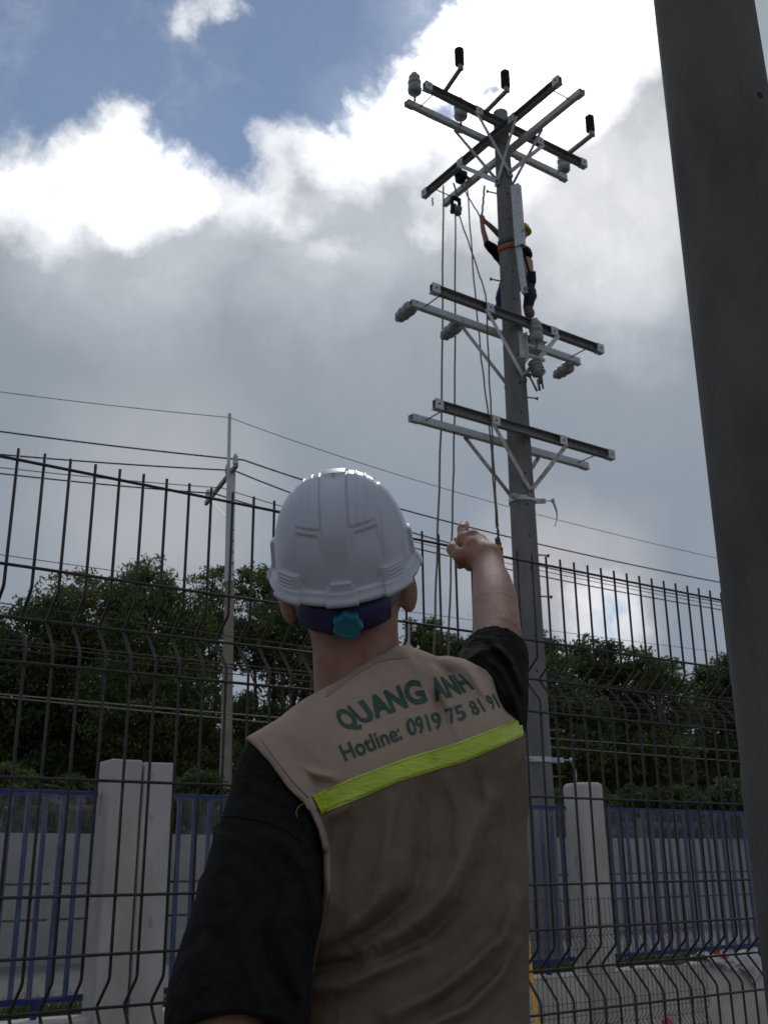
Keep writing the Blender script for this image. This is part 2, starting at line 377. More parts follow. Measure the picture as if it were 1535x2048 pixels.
me = bpy.data.meshes.new('ground'); me.from_pydata([tuple(p) for p in V], [], F); me.update()
o = link('ground', me, M['soil'], smooth=True); o['kind'] = 'structure'

# ------------------------------------------------------------------ low perimeter wall, pillars, blue fence
DW = 10.0*NA[1]                       # plane of the far boundary
mb = MB()
segs = [(-14, 3.05), (3.05, 8.1), (8.1, 30)]
uu = -14.0
vv = []
NS = 90
for i in range(NS+1):
    uu = -14+44*i/NS
    j = .006*math.sin(uu*5.1)+.004*math.sin(uu*13)
    vv.append([W(uu, DW-.10, -1.15), W(uu, DW-.10, .215+j), W(uu, DW-.088, .232+j), W(uu, DW+.12, .235+j), W(uu, DW+.12, -1.15)])
V = [p for r in vv for p in r]; F = [(i*5+k, (i+1)*5+k, (i+1)*5+k+1, i*5+k+1) for i in range(NS) for k in range(4)]
mb.add(V, F); o = mb.build('low_wall', M['white_wall']); tag(o, 'low dirty white wall below the blue fence panels', 'wall')
def pillar(u0, u1, ztop, label, rnd=.0):
    mb = MB(); uc = (u0+u1)/2; hw = (u1-u0)/2
    n_ = 14; V = []; F = []
    P = [(-hw, -.14), (hw, -.14), (hw, .14), (-hw, .14)]
    for k in range(n_+1):
        z_ = -1.1+(ztop+1.1)*k/n_
        for a, b_ in P: V.append(W(uc+a+random.uniform(-.003, .003), DW-.02+b_, z_+(random.uniform(-.012, .004) if k == n_ else 0)))
    for k in range(n_): F += [(k*4+a, k*4+(a+1) % 4, k*4+4+(a+1) % 4, k*4+4+a) for a in range(4)]
    F.append((n_*4, n_*4+1, n_*4+2, n_*4+3))
    mb.add(V, F); o = mb.build('concrete_pillar', M['pillar']); bevel(o, rnd or .012, 2)
    tag(o, label, 'pillar', 'concrete pillars between the blue fence panels'); return o
pillar(3.0, 3.25, 2.075, 'left one of two pale concrete pillars standing side by side at left')
pillar(3.27, 3.535, 2.065, 'right one of two pale concrete pillars standing side by side at left')
pillar(8.06, 8.40, 2.075, 'single pale concrete pillar with rounded top right of the big pole', .04)
def film(u0, u1, z0, z1, nn, par):
    nx, nz = 46, 26; V = []; F = []
    ph = random.uniform(0, 9)
    for j in range(nz+1):
        for i in range(nx+1):
            a = i/nx; c = j/nz
            e = .010*math.sin(a*38+ph+2*math.sin(c*4))+.006*math.sin(a*91+ph*2+c*5)+.006*math.sin(c*15+ph+a*6)
            du = (.012*math.sin(c*21+ph) if i in (0, nx) else 0); dz = (.010*math.sin(a*50+ph) if j in (0, nz) else 0)
            V.append(W(u0+(u1-u0)*a+du, nn+e, z0+(z1-z0)*c+dz))
    F = [(j*(nx+1)+i, j*(nx+1)+i+1, (j+1)*(nx+1)+i+1, (j+1)*(nx+1)+i) for j in range(nz) for i in range(nx)]
    me = bpy.data.meshes.new('plastic_film'); me.from_pydata([tuple(p) for p in V], [], F); me.update()
    return link('plastic_film', me, M['film'], par, smooth=True)
barmesh = {}
def blue_panel(u0, u1, step, label, tear=None):
    t = thing('blue_fence_panel', label, 'fence panel', 'blue barred fence panels wrapped in plastic', W(u0, DW+.03, .33))
    base = np.array(W(u0, DW+.03, .33)); z0, z1 = .34, 1.835; nn = DW+.03
    for z_, nm in ((z1-.022, 'top_rail'), (z0+.022, 'bottom_rail')):
        mb = MB(); mb.box(W((u0+u1)/2, nn, z_)-base, UA*(u1-u0)/2, NA*.02, ZA*.022); o = mb.build(nm, M['blue'], t); bevel(o, .003, 1)
    key = 'b'
    if key not in barmesh:
        mb = MB(); mb.box((0, 0, 0), UA*.017, NA*.012, ZA*(z1-z0-.088)/2); barmesh[key] = mb.mesh('bar')
    u_ = u0+.05
    while u_ < u1-.02:
        link('bar', barmesh[key], M['blue'], t, Vector(W(u_, nn, (z0+z1)/2)-base)); u_ += step
    f_ = film(u0+.01, u1-.01, z0+.035, z1-.03, nn-.035, t); f_.location = -base
    if tear:                                     # a loose torn flap of film
        tu, tz, ts = tear; n_ = 14; V = []; F = []
        for j in range(n_+1):
            for i in range(n_+1):
                a, c = i/n_, j/n_; wdt = ts*(.35+.65*c)*(1+.2*math.sin(c*9))
                V.append(W(tu+(a-.5)*wdt, nn-.05-.02*math.sin(a*9+c*7)-.03*(1-c), tz+(c-1)*ts*1.5+.012*math.sin(a*14)*(1 if j == 0 else .3))-base)
        F = [(j*(n_+1)+i, j*(n_+1)+i+1, (j+1)*(n_+1)+i+1, (j+1)*(n_+1)+i) for j in range(n_) for i in range(n_)]
        me = bpy.data.meshes.new('torn_film'); me.from_pydata([tuple(p) for p in V], [], F); me.update(); link('torn_film', me, M['film'], t, smooth=True)
    for uc in (u0+.35, u1-.35): mb = MB(); mb.box(W(uc, nn, .285)-base, UA*.02, NA*.02, ZA*.058); mb.build('foot', M['blue'], t)
    return t
blue_panel(-1.2, 2.97, .133, 'blue barred fence panel wrapped in plastic left of the twin pillars', (2.72, 1.80, .26))
blue_panel(3.62, 8.0, .133, 'blue barred fence panel wrapped in plastic between the pillars, mostly behind the man', (7.62, 1.79, .22))
blue_panel(8.46, 12.6, .133, 'blue barred fence panel wrapped in plastic right of the single pillar')
# rusty post in the gap beside the twin pillars
mb = MB(); mb.tube([W(3.64, DW+.22, .1), W(3.63, DW+.22, 1.45)], .03, 7); tag(mb.build('rusty_post', M['wood']), 'rusty brown post in the gap right of the twin pillars', 'post')
# concrete panel wall far behind the blue fence, seen through the film
t = thing('panel_wall', 'long pale concrete panel wall seen through the plastic behind the blue fence', 'wall')
DB = DW+5.6
for row, (z0, z1, wd) in enumerate(((-.1, .66, 1.0), (.69, 1.08, 1.0), (1.11, 1.70, 1.0))):
    mb = MB(); mb.box((0, 0, 0), UA*1.485, NA*.05, ZA*(z1-z0)/2); me = mb.mesh('panel')
    for k in range(-6, 14):
        o = link('panel', me, M['backwall'], t, Vector(W(k*3.0, DB, (z0+z1)/2)))
mbq = MB(); mbq.box(W(11, DB+.03, .78), UA*32, NA*.02, ZA*.9); mbq.build('backing', M['soil'], t)
mbp = MB(); mbp.box((0, 0, 0), UA*.06, NA*.08, ZA*.90); me = mbp.mesh('wall_post')
for k in range(-6, 15): link('wall_post', me, M['backwall'], t, Vector(W(k*3.0-1.5, DB+.04, .79)))

mb = MB(); mb.box(W(11, (DW+.75+DB)/2, .150), UA*32, NA*(DB-DW-.85)/2, ZA*.012); pv = mb.build('pavement', mat('dark_paving', (.12, .115, .108), .9, 0, (.17, .16, .15), 3, .3, 40)); pv['kind'] = 'structure'
# ------------------------------------------------------------------ grass at the foot of the blue fence
def grass(name, n_, u0, u1, n0, n1, h0, h1, label):
    u_ = rng.uniform(u0, u1, n_); nn = rng.uniform(n0, n1, n_); base = u_[:, None]*UA+nn[:, None]*NA
    base[:, 2] = gheight(nn)
    ang = rng.uniform(0, 2*PI, n_); hh = rng.uniform(h0, h1, n_)*(1-.5*rng.random(n_)**2); lean = rng.uniform(.1, .55, n_)
    d = np.stack([np.cos(ang), np.sin(ang), 0*ang], 1); s_ = np.stack([-np.sin(ang), np.cos(ang), 0*ang], 1)*rng.uniform(.004, .009, n_)[:, None]
    z_ = np.array([0, 0, 1.]);
    p1 = base+z_*hh[:, None]*.55+d*(hh*lean*.3)[:, None]; p2 = base+z_*hh[:, None]*.95+d*(hh*lean)[:, None]
    vp = np.stack([base-s_, base+s_, p1+s_*.8, p1-s_*.8, p2], 1).reshape(-1, 3)
    k = np.arange(n_)*5
    tri = np.concatenate([np.stack([k, k+1, k+2], 1), np.stack([k, k+2, k+3], 1), np.stack([k+3, k+2, k+4], 1)])
    o = link(name, np_mesh(name, vp, tri), M['grass']); o['kind'] = 'stuff'; o['label'] = label; o['category'] = 'grass'
grass('grass', 22000, -2, 16, DW+.14, DW+.75, .10, .30, 'green grass growing between the white wall and the blue fence')

# ------------------------------------------------------------------ trees
def leaf_cloud(lobes, nclus, nleaf, size, rs):
    r_ = np.random.default_rng(rs); L = np.array([l[:3] for l in lobes]); R_ = np.array([l[3] for l in lobes])
    w_ = R_**2; idx = r_.choice(len(L), nclus, p=w_/w_.sum())
    d = r_.normal(size=(nclus, 3)); d /= np.linalg.norm(d, axis=1)[:, None]
    rr = R_[idx]*(.35+.68*r_.random(nclus)**.55)*(1+.10*r_.normal(size=nclus))
    cc = L[idx]+d*rr[:, None]*np.array([1, 1, .9])
    cr = R_[idx]*r_.uniform(.10, .22, nclus)+.12
    N = nclus*nleaf; ci = np.repeat(np.arange(nclus), nleaf)
    e = r_.normal(size=(N, 3)); e /= np.linalg.norm(e, axis=1)[:, None]; e *= (cr[ci]*r_.random(N)**.4)[:, None]*np.array([1.15, 1.15, .6])
    c = cc[ci]+e
    a = r_.normal(size=(N, 3)); a[:, 2] -= .35; a /= np.linalg.norm(a, axis=1)[:, None]
    b_ = r_.normal(size=(N, 3)); b_ -= a*(a*b_).sum(1)[:, None]; b_ /= np.linalg.norm(b_, axis=1)[:, None]
    s_ = size*r_.uniform(.6, 1.3, N)[:, None]
    vp = np.stack([c-a*s_, c-a*s_*.1+b_*s_*.42, c+a*s_, c-a*s_*.1-b_*s_*.42], 1).reshape(-1, 3)
    q4 = np.arange(N*4).reshape(-1, 4)
    return vp, q4, cc
TREES = []
def tree(px_lobes, Y, mk, label, dens=1.0, seed=0, ground=.1, size=.062, kind='broadleaf_tree'):
    lobes = []
    for (x, y, r) in px_lobes:
        p = at(x, y, Y+random.uniform(-.8, .8)); lobes.append((*p, r*Y*1.02/FPX))
    bx = np.mean([l[0] for l in lobes]); by = np.mean([l[1] for l in lobes]); base = np.array([bx, by, ground])
    t = thing(kind, label, 'tree', 'trees behind the blue fence', tuple(base))
    area = sum(l[3]**2 for l in lobes)
    nc = int(105*area*dens); vp, q4, cc = leaf_cloud(lobes, nc, 52, size, seed)
    me = np_mesh('crown', vp-base, q4); link('crown', me, M[mk], t)
    mb = MB(); top = max(l[2] for l in lobes); zc = min(l[2]-l[3]*.6 for l in lobes); zf = max(zc, 1.2)
    mb.tube([(0, 0, -.3), (.06, .03, zf*.5), (-.04, .1, zf)], [.22, .17, .13], 9)
    rr = random.Random(seed)
    mb2 = MB()
    for l in lobes:
        e = np.array(l[:3])-base; s_ = np.array([-.04, .1, zf-.25*rr.random()]); mid = (s_+e)/2+np.array([rr.uniform(-.3, .3), rr.uniform(-.3, .3), -.2])
        mb2.tube([s_, mid, e], [.10, .065, .03], 6)
        for k in range(7):
            dd = np.array([rr.gauss(0, 1), rr.gauss(0, 1), rr.gauss(.3, .8)]); dd = dd/np.linalg.norm(dd)*l[3]*.85
            q0 = s_+(e-s_)*rr.uniform(.55, 1); mb2.tube([q0, q0+dd*.5+np.array([0, 0, .1]), e+dd], [.035, .022, .008], 5)
    mb.build('trunk', M['trunk'], t, True); mb2.build('limbs', M['trunk'], t, True)
    return t
tree([(70, 1290, 100), (20, 1400, 120), (-90, 1330, 120), (-60, 1470, 120), (60, 1500, 100)], 27, 'leafB', 'dark leafy tree at the far left edge behind the wire fence', 1.0, 1)
tree([(165, 1235, 95), (190, 1340, 120), (150, 1450, 110), (230, 1500, 90)], 28, 'leafA', 'broad green tree above the left end of the wire fence', 1.1, 2)
tree([(290, 1185, 72), (320, 1270, 105), (290, 1390, 115), (330, 1500, 90)], 26.5, 'leafA', 'tallest rounded green tree left of the slim pole', 1.1, 3)
tree([(425, 1165, 42), (432, 1220, 55), (405, 1300, 80), (390, 1420, 90), (410, 1520, 70)], 29, 'leafC', 'thin loose topped tree directly behind the slim pole', .75, 4)
tree([(525, 1180, 58), (600, 1190, 60), (560, 1270, 80), (508, 1290, 58), (500, 1440, 60), (610, 1360, 90), (575, 1490, 85)], 27.5, 'leafA', 'green tree between the slim pole and the white helmet', 1.0, 5)
tree([(700, 1330, 90), (720, 1430, 110), (700, 1520, 80), (780, 1420, 90)], 29, 'leafB', 'dark tree mostly hidden behind the man in the vest', 1.0, 6)
tree([(846, 1262, 34), (850, 1310, 50), (880, 1300, 40), (905, 1310, 42), (870, 1400, 90)], 30, 'leafA', 'small tree showing just right of the man\'s neck', 1.1, 7)
tree([(975, 1325, 48), (1010, 1350, 60), (940, 1360, 60), (980, 1450, 90)], 31, 'leafB', 'low tree behind the raised arm', 1.1, 8)
tree([(1092, 1295, 34), (1130, 1330, 55), (1090, 1400, 90), (1130, 1480, 100)], 26, 'leafA', 'green tree directly right of the big pole', 1.0, 9)
tree([(1175, 1310, 40), (1215, 1330, 48), (1200, 1400, 85), (1220, 1490, 95)], 27, 'leafB', 'leafy tree behind the middle of the right fence run', 1.05, 10)
tree([(1280, 1330, 38), (1310, 1350, 42), (1320, 1420, 80), (1310, 1510, 80)], 26, 'leafA', 'leafy tree behind the right fence run, left of the sky notch', 1.05, 11)
tree([(1445, 1345, 42), (1430, 1400, 60), (1480, 1380, 70), (1410, 1480, 80), (1500, 1470, 90), (1560, 1400, 90)], 28, 'leafB', 'dark tree at the foot of the near concrete pole', 1.05, 12)
def shrub_row(x0, x1, Y, y, r, seed, label, mk):
    n_ = 7; tree([(x0+(x1-x0)*i/(n_-1), y+random.uniform(-14, 14), r*random.uniform(.8, 1.2)) for i in range(n_)], Y, mk, label, 1.7, seed, kind='leafy_shrub', size=.07)['category'] = 'shrub'
shrub_row(-100, 640, 21.5, 1585, 40, 21, 'low dark hedge just above the left blue panel', 'leafB')
shrub_row(1000, 1560, 22, 1610, 40, 22, 'low dark hedge just above the right blue panel', 'leafB')
shrub_row(-100, 760, 23, 1668, 46, 25, 'dark bushes standing behind the left blue panel, seen through its plastic', 'leafB')
shrub_row(960, 1560, 24, 1672, 46, 26, 'dark bushes standing behind the right blue panel, seen through its plastic', 'leafB')
shrub_row(-200, 800, 31, 1650, 95, 27, 'deep green bushes far behind the left end of the panel wall', 'leafB')
shrub_row(860, 1600, 33, 1660, 95, 28, 'deep green bushes far behind the right end of the panel wall', 'leafB')
shrub_row(0, 640, 34, 1540, 75, 23, 'dark undergrowth beneath the left trees', 'leafB')
shrub_row(880, 1560, 34, 1545, 75, 24, 'dark undergrowth beneath the right trees', 'leafB')

#POLE
# ------------------------------------------------------------------ main concrete pole
PX, PY = 1.755, 12.5; PB = np.array([PX, PY, -.05]); PU = float(UA[:2]@PB[:2]); PN = float(NA[:2]@PB[:2])
def prad(z): return .1715-(z-1.0)*.0062 if z < 4.5 else .1715-3.5*.0062-(z-4.5)*.0062
def prad(z): return float(np.interp(z, [-1, 2, 4.6, 5.8, 8.2, 10.4, 11.45], [.182, .174, .165, .158, .136, .115, .106]))
pole = thing('utility_pole', 'tall round concrete pole with galvanised crossarms being fitted by the climber', 'utility pole', None, tuple(PB))
def PW(u_, n_, z_): return W(PU+u_, PN+n_, z_)-PB
mb = MB(); zs = [-1, 0, 1, 2, 3, 4, 5, 6, 7, 8, 9, 10, 11, 11.62]
mb.lathe((0, 0, 0), (0, 0, 1), [(z-PB[2], prad(z)) for z in zs]+[(11.64-PB[2], prad(11.45)*.8)], 40)
o = mb.build('shaft', M['pole'], pole); smooth_angle(o.data, 50)
TOPAX = 'u'
def P_atz(x, y, z_):   # point on the horizontal level z seen at (x, y)
    r = ray(x, y); return C0+r*((z_-CAMH)/r[2])
def channel(name, c, ax, out, L, H_=.12, D_=.068, t_=.006, m_=None, seglight=None):
    """C-section crossarm: centre c, axis ax, open towards 'out'"""
    mb = MB(); c = np.asarray(c)
    mb.box(c, ax*L/2, out*t_/2, ZA*H_/2)
    for s_ in (-1, 1): mb.box(c+out*(D_/2+t_/2+.0005)+ZA*s_*(H_/2-t_/2), ax*L/2, out*D_/2, ZA*t_/2)
    o = mb.build('crossarm', m_ or M['galv'], pole)
    for k in (-.97, -.38, .38, .97):
        m2 = MB(); pc = c+ax*k*L/2+out*(D_+t_+.004)*1.0
        m2.box(pc, ax*.062, out*.003, ZA*(H_/2+.003))
        if abs(k) > .9:
            m2.box(c+ax*k*L/2+out*(D_/2)-ZA*(H_/2+.004), ax*.062, out*(D_/2+.006), ZA*.003)
        p_ = m2.build('tie_plate', M['galv'], o)
        m3 = MB(); m3.tube([pc+out*.0035, pc+out*.0045], .014, 10); m3.build('bolt_hole', M['black'], p_) if False else m3.build('plate_hole', M['black'], o)
    m4 = MB()
    for q_ in range(12):
        k = -1+2*(q_+.7)/12.4; cc = c+ax*k*L/2
        m4.tube([cc+out*(t_/2+.0004)+ZA*.015, cc+out*(t_/2+.0016)+ZA*.015], .008, 8)
    m4.build('bolt_holes', M['porcw'] if False else M['black'], o)
    return o
def boltrod(a, b, r=.009, nut=.02, name='tie_rod'):
    mb = MB(); a, b = np.asarray(a), np.asarray(b); d = (b-a)/np.linalg.norm(b-a)
    mb.tube([a, b], r, 8)
    for p, s_ in ((a, 1), (b, -1)): mb.tube([p+d*s_*.012, p+d*s_*.03], nut, 6)
    return mb.build(name, M['galvdark'], pole, True)
def brace(a, b, w_=.055, m_=None, side=None):
    mb = MB(); mb.bar(a, b, w_, .007, ZA if side is None else side); o = mb.build('brace', m_ or M['galv'], pole)
    return o
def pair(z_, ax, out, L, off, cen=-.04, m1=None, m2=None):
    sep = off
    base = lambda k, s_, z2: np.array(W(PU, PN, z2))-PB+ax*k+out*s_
    channel('f', base(cen, sep, z_), ax, out, L, m_=m1 or M['galvdark'])  # shade inside the front channel is put into its darker steel colour
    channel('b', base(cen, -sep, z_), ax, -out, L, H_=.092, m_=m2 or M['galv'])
    for k in (-L/2+.2, L/2-.2): boltrod(base(cen+k, sep+.05, z_), base(cen+k, -sep-.05, z_))
    return base
# bottom, middle, top pairs parallel to the fence (front channel on the camera side = -NA)
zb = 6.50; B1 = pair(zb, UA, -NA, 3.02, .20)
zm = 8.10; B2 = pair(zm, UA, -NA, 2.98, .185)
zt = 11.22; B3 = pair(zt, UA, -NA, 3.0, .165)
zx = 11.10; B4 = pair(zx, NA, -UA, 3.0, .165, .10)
for B_, z_, rr_, m_ in ((B1, zb, .20, M['rustgalv']), (B2, zm, .185, M['galv']), (B3, zt, .165, M['galv']), (B4, zx, .165, M['galv'])):
    dz = .78 if B_ in (B1, B2) else .70
    for s_ in (1, -1):
        for k in (-.68, .60):
            c_ = 0 if B_ is not B4 else .1
            a = B_(k+c_, s_*(rr_+.075), z_-.04); b_ = B_(0.0, s_*(prad(z_-dz)+.012), z_-dz)
            brace(a, b_, .06, m_, np.cross((b_-a)/np.linalg.norm(b_-a), (UA if B_ is B4 else NA)))
        bb = MB(); p = B_(0.0, s_*(prad(z_-dz)+.016), z_-dz); dv = (B_(0, s_, z_)-B_(0, 0, z_))
        bb.tube([p, p+dv*.03], .022, 6); bb.box(p-ZA*.045+dv*.002, np.cross(dv, ZA)*.05, dv*.006, ZA*.03); bb.build('brace_bolt', M['galvdark'], pole)
# insulators
def sheds(p, d, L, r0, r1, n_, m_, name='insulator', par=None):
    mb = MB(); prof = [(0, r0*.8)]
    for k in range(n_):
        a = L*(k+.15)/n_; prof += [(a, r0), (a+L/n_*.25, r1), (a+L/n_*.42, r1*.97), (a+L/n_*.6, r0)]
    prof += [(L, r0*.8), (L+.03, r0*.35)]
    mb.lathe(p, d, prof, 22); o = mb.build(name, m_, par or pole); smooth_angle(o.data, 60); return o
def post_ins(p, d, par=None):   # porcelain pin-post, big rounded sheds
    mb = MB(); sc_ = .95; prof = [(0, .045), (.0, .08), (.02, .098), (.07, .104), (.12, .100), (.135, .084), (.15, .082), (.165, .096), (.20, .100), (.225, .092), (.235, .074), (.25, .074), (.265, .084), (.29, .085), (.315, .070), (.33, .045), (.36, .042), (.37, .02)]
    prof = [(h_*sc_, r_*sc_) for h_, r_ in prof]
    mb.lathe(p, d, prof, 26); o = mb.build('insulator', M['porc'], par or pole); smooth_angle(o.data, 70)
    m2 = MB(); pp = np.asarray(p); dd = np.asarray(d)/np.linalg.norm(d); m2.tube([pp-dd*.12, pp+dd*.02], .018, 8); m2.build('pin', M['galvdark'], o); return o
def toP(p): return np.asarray(p)-PB
for (bx_, by_, ix, iy) in ((893, 178, 919, 139), (973, 222, 1011, 183), (1142, 303, 1181, 271)):
    a = P_atz(bx_, by_, zt+.06)-PB; b_ = P_atz(ix, iy, zt+.08)-PB; a = a+NA*.28 if False else a
    d = (b_-a); d[2] = 0; d = d/np.linalg.norm(d)
    mb = MB(); mb.bar(a-d*.15, b_+d*.05, .05, .05, ZA); mb.bar(b_+d*.03-ZA*.03, b_+d*.03+ZA*.05, .07, .03, UA); o = mb.build('insulator_bracket', M['galvdark'], pole)
    m2 = MB(); m2.tube([b_+ZA*.02, b_+ZA*.09], .026, 10); m2.build('insulator_base', M['galv'], pole)
    sheds(b_+ZA*.07, ZA, .27, .045, .066, 7, M['poly'])
for x, y in ((829, 186), (921, 236), (1127, 342)):
    q_ = P_atz(x, y, zt+.12)-PB; post_ins(q_-ZA*.01, ZA)
# middle: side-mounted porcelain
for (x, y) in ((833, 602), (924, 640), (1150, 722)):
    q_ = toP(on_plane(x, y, PN+.20)); post_ins(q_+NA*.10-ZA*.03, NA-ZA*.1)
# side hardware on the right at middle level
hw = toP(at(1043, 690, PY-.10)); mb = MB()
mb.box(hw, UA*.05, NA*.006, ZA*.19); mb.box(hw+UA*.052-NA*.03, UA*.004, NA*.03, ZA*.19); mb.build('pole_bracket', M['galv'], pole)
mb = MB(); mb.box(hw+UA*.22+ZA*.10, UA*.2, NA*.005, ZA*.035); mb.box(hw+UA*.22+ZA*.137-NA*.03, UA*.2, NA*.03, ZA*.004); mb.box(hw+UA*.27-ZA*.03, UA*.14, NA*.09, ZA*.006); mb.box(hw+UA*.24-ZA*.12, UA*.15, NA*.02, ZA*.02); mb.build('side_arm', M['galv'], pole)
post_ins(toP(at(1072, 684, PY-.1)), ZA)
q_ = toP(at(1067, 722, PY-.12)); o = sheds(q_, toP(at(1079, 752, PY-.16))-q_, .24, .070, .095, 4, M['porc'])
mb = MB(); e_ = toP(at(1080, 754, PY-.18)); mb.tube([e_, e_-ZA*.09], .03, 8); mb.tube([e_-ZA*.05-UA*.05, e_-ZA*.2-UA*.03], .018, 6); mb.tube([e_-ZA*.05+UA*.02, e_-ZA*.16+UA*.035], .014, 6); mb.tube([toP(at(1058, 752, PY-.18)), toP(at(1073, 782, PY-.2))], .014, 6); mb.tube([toP(at(1050, 748, PY-.18)), toP(at(1062, 752, PY-.18))], .03, 6); mb.build('suspension_clamp', M['bolt'], pole, True)
# vertical steel channel strapped beside the climber
def up_bar(x0, y0, x1, y1, Y, w_, d_, name, openbox=False):
    a, b_ = toP(at(x0, y0, Y)), toP(at(x1, y1, Y)); mb = MB(); dd = (a-b_)/np.linalg.norm(a-b_); L = np.linalg.norm(a-b_); c = (a+b_)/2
    rot = math.radians(38); X_ = np.array([math.cos(rot), -math.sin(rot), 0]); Y_ = np.array([math.sin(rot), math.cos(rot), 0])
    if openbox:
        t_ = .006
        for s_ in (-1, 1):
            mb.box(c+X_*s_*(w_/2), X_*t_/2, Y_*(d_/2-.004), dd*L/2); mb.box(c+Y_*s_*(d_/2), X_*w_/2, Y_*t_/2, dd*L/2)
    else: mb.box(c, X_*w_/2, Y_*d_/2, dd*L/2)
    return mb.build(name, M['galv'], pole)
up_bar(1031, 372, 1040, 493, PY-.24, .115, .09, 'vertical_channel', True)
up_bar(1036, 490, 1048, 586, PY-.22, .07, .05, 'vertical_strip')
mb = MB(); mb.lathe(toP(at(1049, 578, PY-.28)), -NA, [(0, .03), (.03, .03)], 6); mb.tube([toP(at(1040, 466, PY-.30)), toP(at(1047, 459, PY-.30))], .012, 6); mb.build('channel_bolt', M['galvdark'], pole)
# step bolts
SB = [(1067, 1107, 1, 0), (1078, 1190, 1, 0), (1084, 1279, 1, 0), (1088, 1459, 1, 0), (1092, 1553, 1, 0), (1050, 791, 1, 0), (1037, 445, 1, 0), (992, 391, -1, 0), (1000, 566, -1, 0), (1000, 636, -1, 0)]
for (x, y, s_, _) in SB:
    z_ = at(x, y, PY)[2]; d = (UA*.9-NA*.25) if s_ > 0 else (-UA*.88+NA*.22); d = d/np.linalg.norm(d)
    a = np.array([0, 0, z_-PB[2]])+d*(prad(z_)-.02); b_ = a+d*.17; mb = MB(); mb.tube([a, b_], .010, 8); mb.tube([b_, b_+d*.018], .022, 6); mb.build('step_bolt', M['bolt'], pole, False)
# bolt holes down the shaft
for k in range(19):
    z_ = 11.0-k*.42
    for s_, d in ((0, -UA*.35-NA*.9), (1, UA*.80-NA*.55)):
        d = d/np.linalg.norm(d); zz = z_-s_*.2; p = np.array([0, 0, zz-PB[2]])+d*(prad(zz)-.004); mb = MB(); mb.tube([p, p+d*.006], .014, 8); mb.build('bolt_hole', M['black'], pole)
# seam of the mould
# clamp bands with loose half-rings
def clamp(y, x, ring):
    z_ = at(x, y, PY)[2]; R_ = prad(z_)+.008; mb = MB(); n_ = 40; V = []; F = []
    for k in range(n_):
        a = 2*PI*k/n_
        for r_, h_ in ((R_, -.03), (R_, .03), (R_+.006, .03), (R_+.006, -.03)): V.append((r_*math.cos(a), r_*math.sin(a), z_-PB[2]+h_))
    for k in range(n_):
        for j in range(4): F.append((k*4+j, ((k+1) % n_)*4+j, ((k+1) % n_)*4+(j+1) % 4, k*4+(j+1) % 4))
    mb.add(V, F)
    c = np.array([0, 0, z_-PB[2]])
    for d in (UA*.8-NA*.6, -UA*.9-NA*.4):
        d = d/np.linalg.norm(d); s_ = np.cross(d, ZA)
        for q_ in (-.018, .018): mb.box(c+d*(R_+.07)+s_*q_, d*.06, s_*.004, ZA*.028)
        mb.tube([c+d*(R_+.09)-s_*.07, c+d*(R_+.09)+s_*.07], .009, 6)
        mb.tube([c+d*(R_+.09)-s_*.06, c+d*(R_+.09)-s_*.04], .018, 6)
    o = mb.build('clamp_band', M['galv'], pole)
    d = UA*.8-NA*.6; e = c+d*(R_+.22); mb = MB(); V = []; F = []
    mb.tube([c+d*(R_+.1), e], .008, 6); mb.tube([e-d*.02, e+d*.02], .03, 6)
    n_ = 14
    for k in range(n_+1):
        t_ = k/n_; an = -.9+1.8*t_; pz = -.03-.30*t_; xx = .09*math.cos(an)-.055
        for w_ in (-.045, .045):
            for th_ in (0, .010): V.append(e+ZA*pz+d*(xx+th_)+np.cross(d, ZA)*w_)
    for k in range(n_): F += [(k*4, k*4+2, k*4+6, k*4+4), (k*4+1, k*4+5, k*4+7, k*4+3), (k*4, k*4+4, k*4+5, k*4+1), (k*4+2, k*4+3, k*4+7, k*4+6)]
    mb.add(V, F); mb.build('hanging_half_ring', M['galv'], pole)
clamp(1003, 1042, 1); clamp(1521, 1072, 1)
# small concrete seam line on the shaft
mb = MB(); d = (-NA*.9+UA*.42); d /= np.linalg.norm(d)
mb.tube([np.array([0, 0, z-PB[2]])+d*(prad(z)-.003) for z in (0, 4, 5.8, 8.2, 10.4, 11.3)], .005, 5); mb.build('mould_seam', M['pole'], pole)

# ------------------------------------------------------------------ ropes and pulley
def sagline(A, B_, sag=0, n_=14):
    A, B_ = np.asarray(A), np.asarray(B_); return [A+(B_-A)*t_-ZA*sag*4*t_*(1-t_) for t_ in np.linspace(0, 1, n_)]
RG = 'ropes hanging from the pole'
def rope(pts, r, label, m_='rope', n_=7):
    P = [at(*p) if len(p) == 3 else p for p in pts]
    Q = []
    for i in range(len(P)-1):
        for t_ in np.linspace(0, 1, 8)[:-1]: Q.append(P[i]+(P[i+1]-P[i])*t_)
    Q.append(P[-1]); Q = [q_+np.array([.004*math.sin(i*1.7), .004*math.cos(i*2.3), 0]) for i, q_ in enumerate(Q)]
    mb = MB(); mb.tube(Q, r, n_); o = mb.build('rope', M[m_], None, True); tag(o, label, 'rope', RG); return o
rope([(886, 372, 13.5), (883, 800, 12.4), (875, 1060, 11.6), (867, 1310, 11.0), (852, 1760, 9.9)], .0125, 'tan rope hanging furthest left, falling from the lower arm tip to behind the man')
rope([(910, 424, 13.5), (909, 800, 12.4), (905, 1000, 11.8), (898, 1240, 11.0), (884, 1760, 9.9)], .0115, 'tan rope falling straight from the pulley block to behind the man')
rope([(915, 424, 13.5), (945, 510, 13.1), (971, 590, 12.2), (978, 760, 11.9), (985, 900, 11.7), (994, 1048, 11.5)], .0105, 'tan rope slanting from the pulley block across the middle crossarm to the knot')
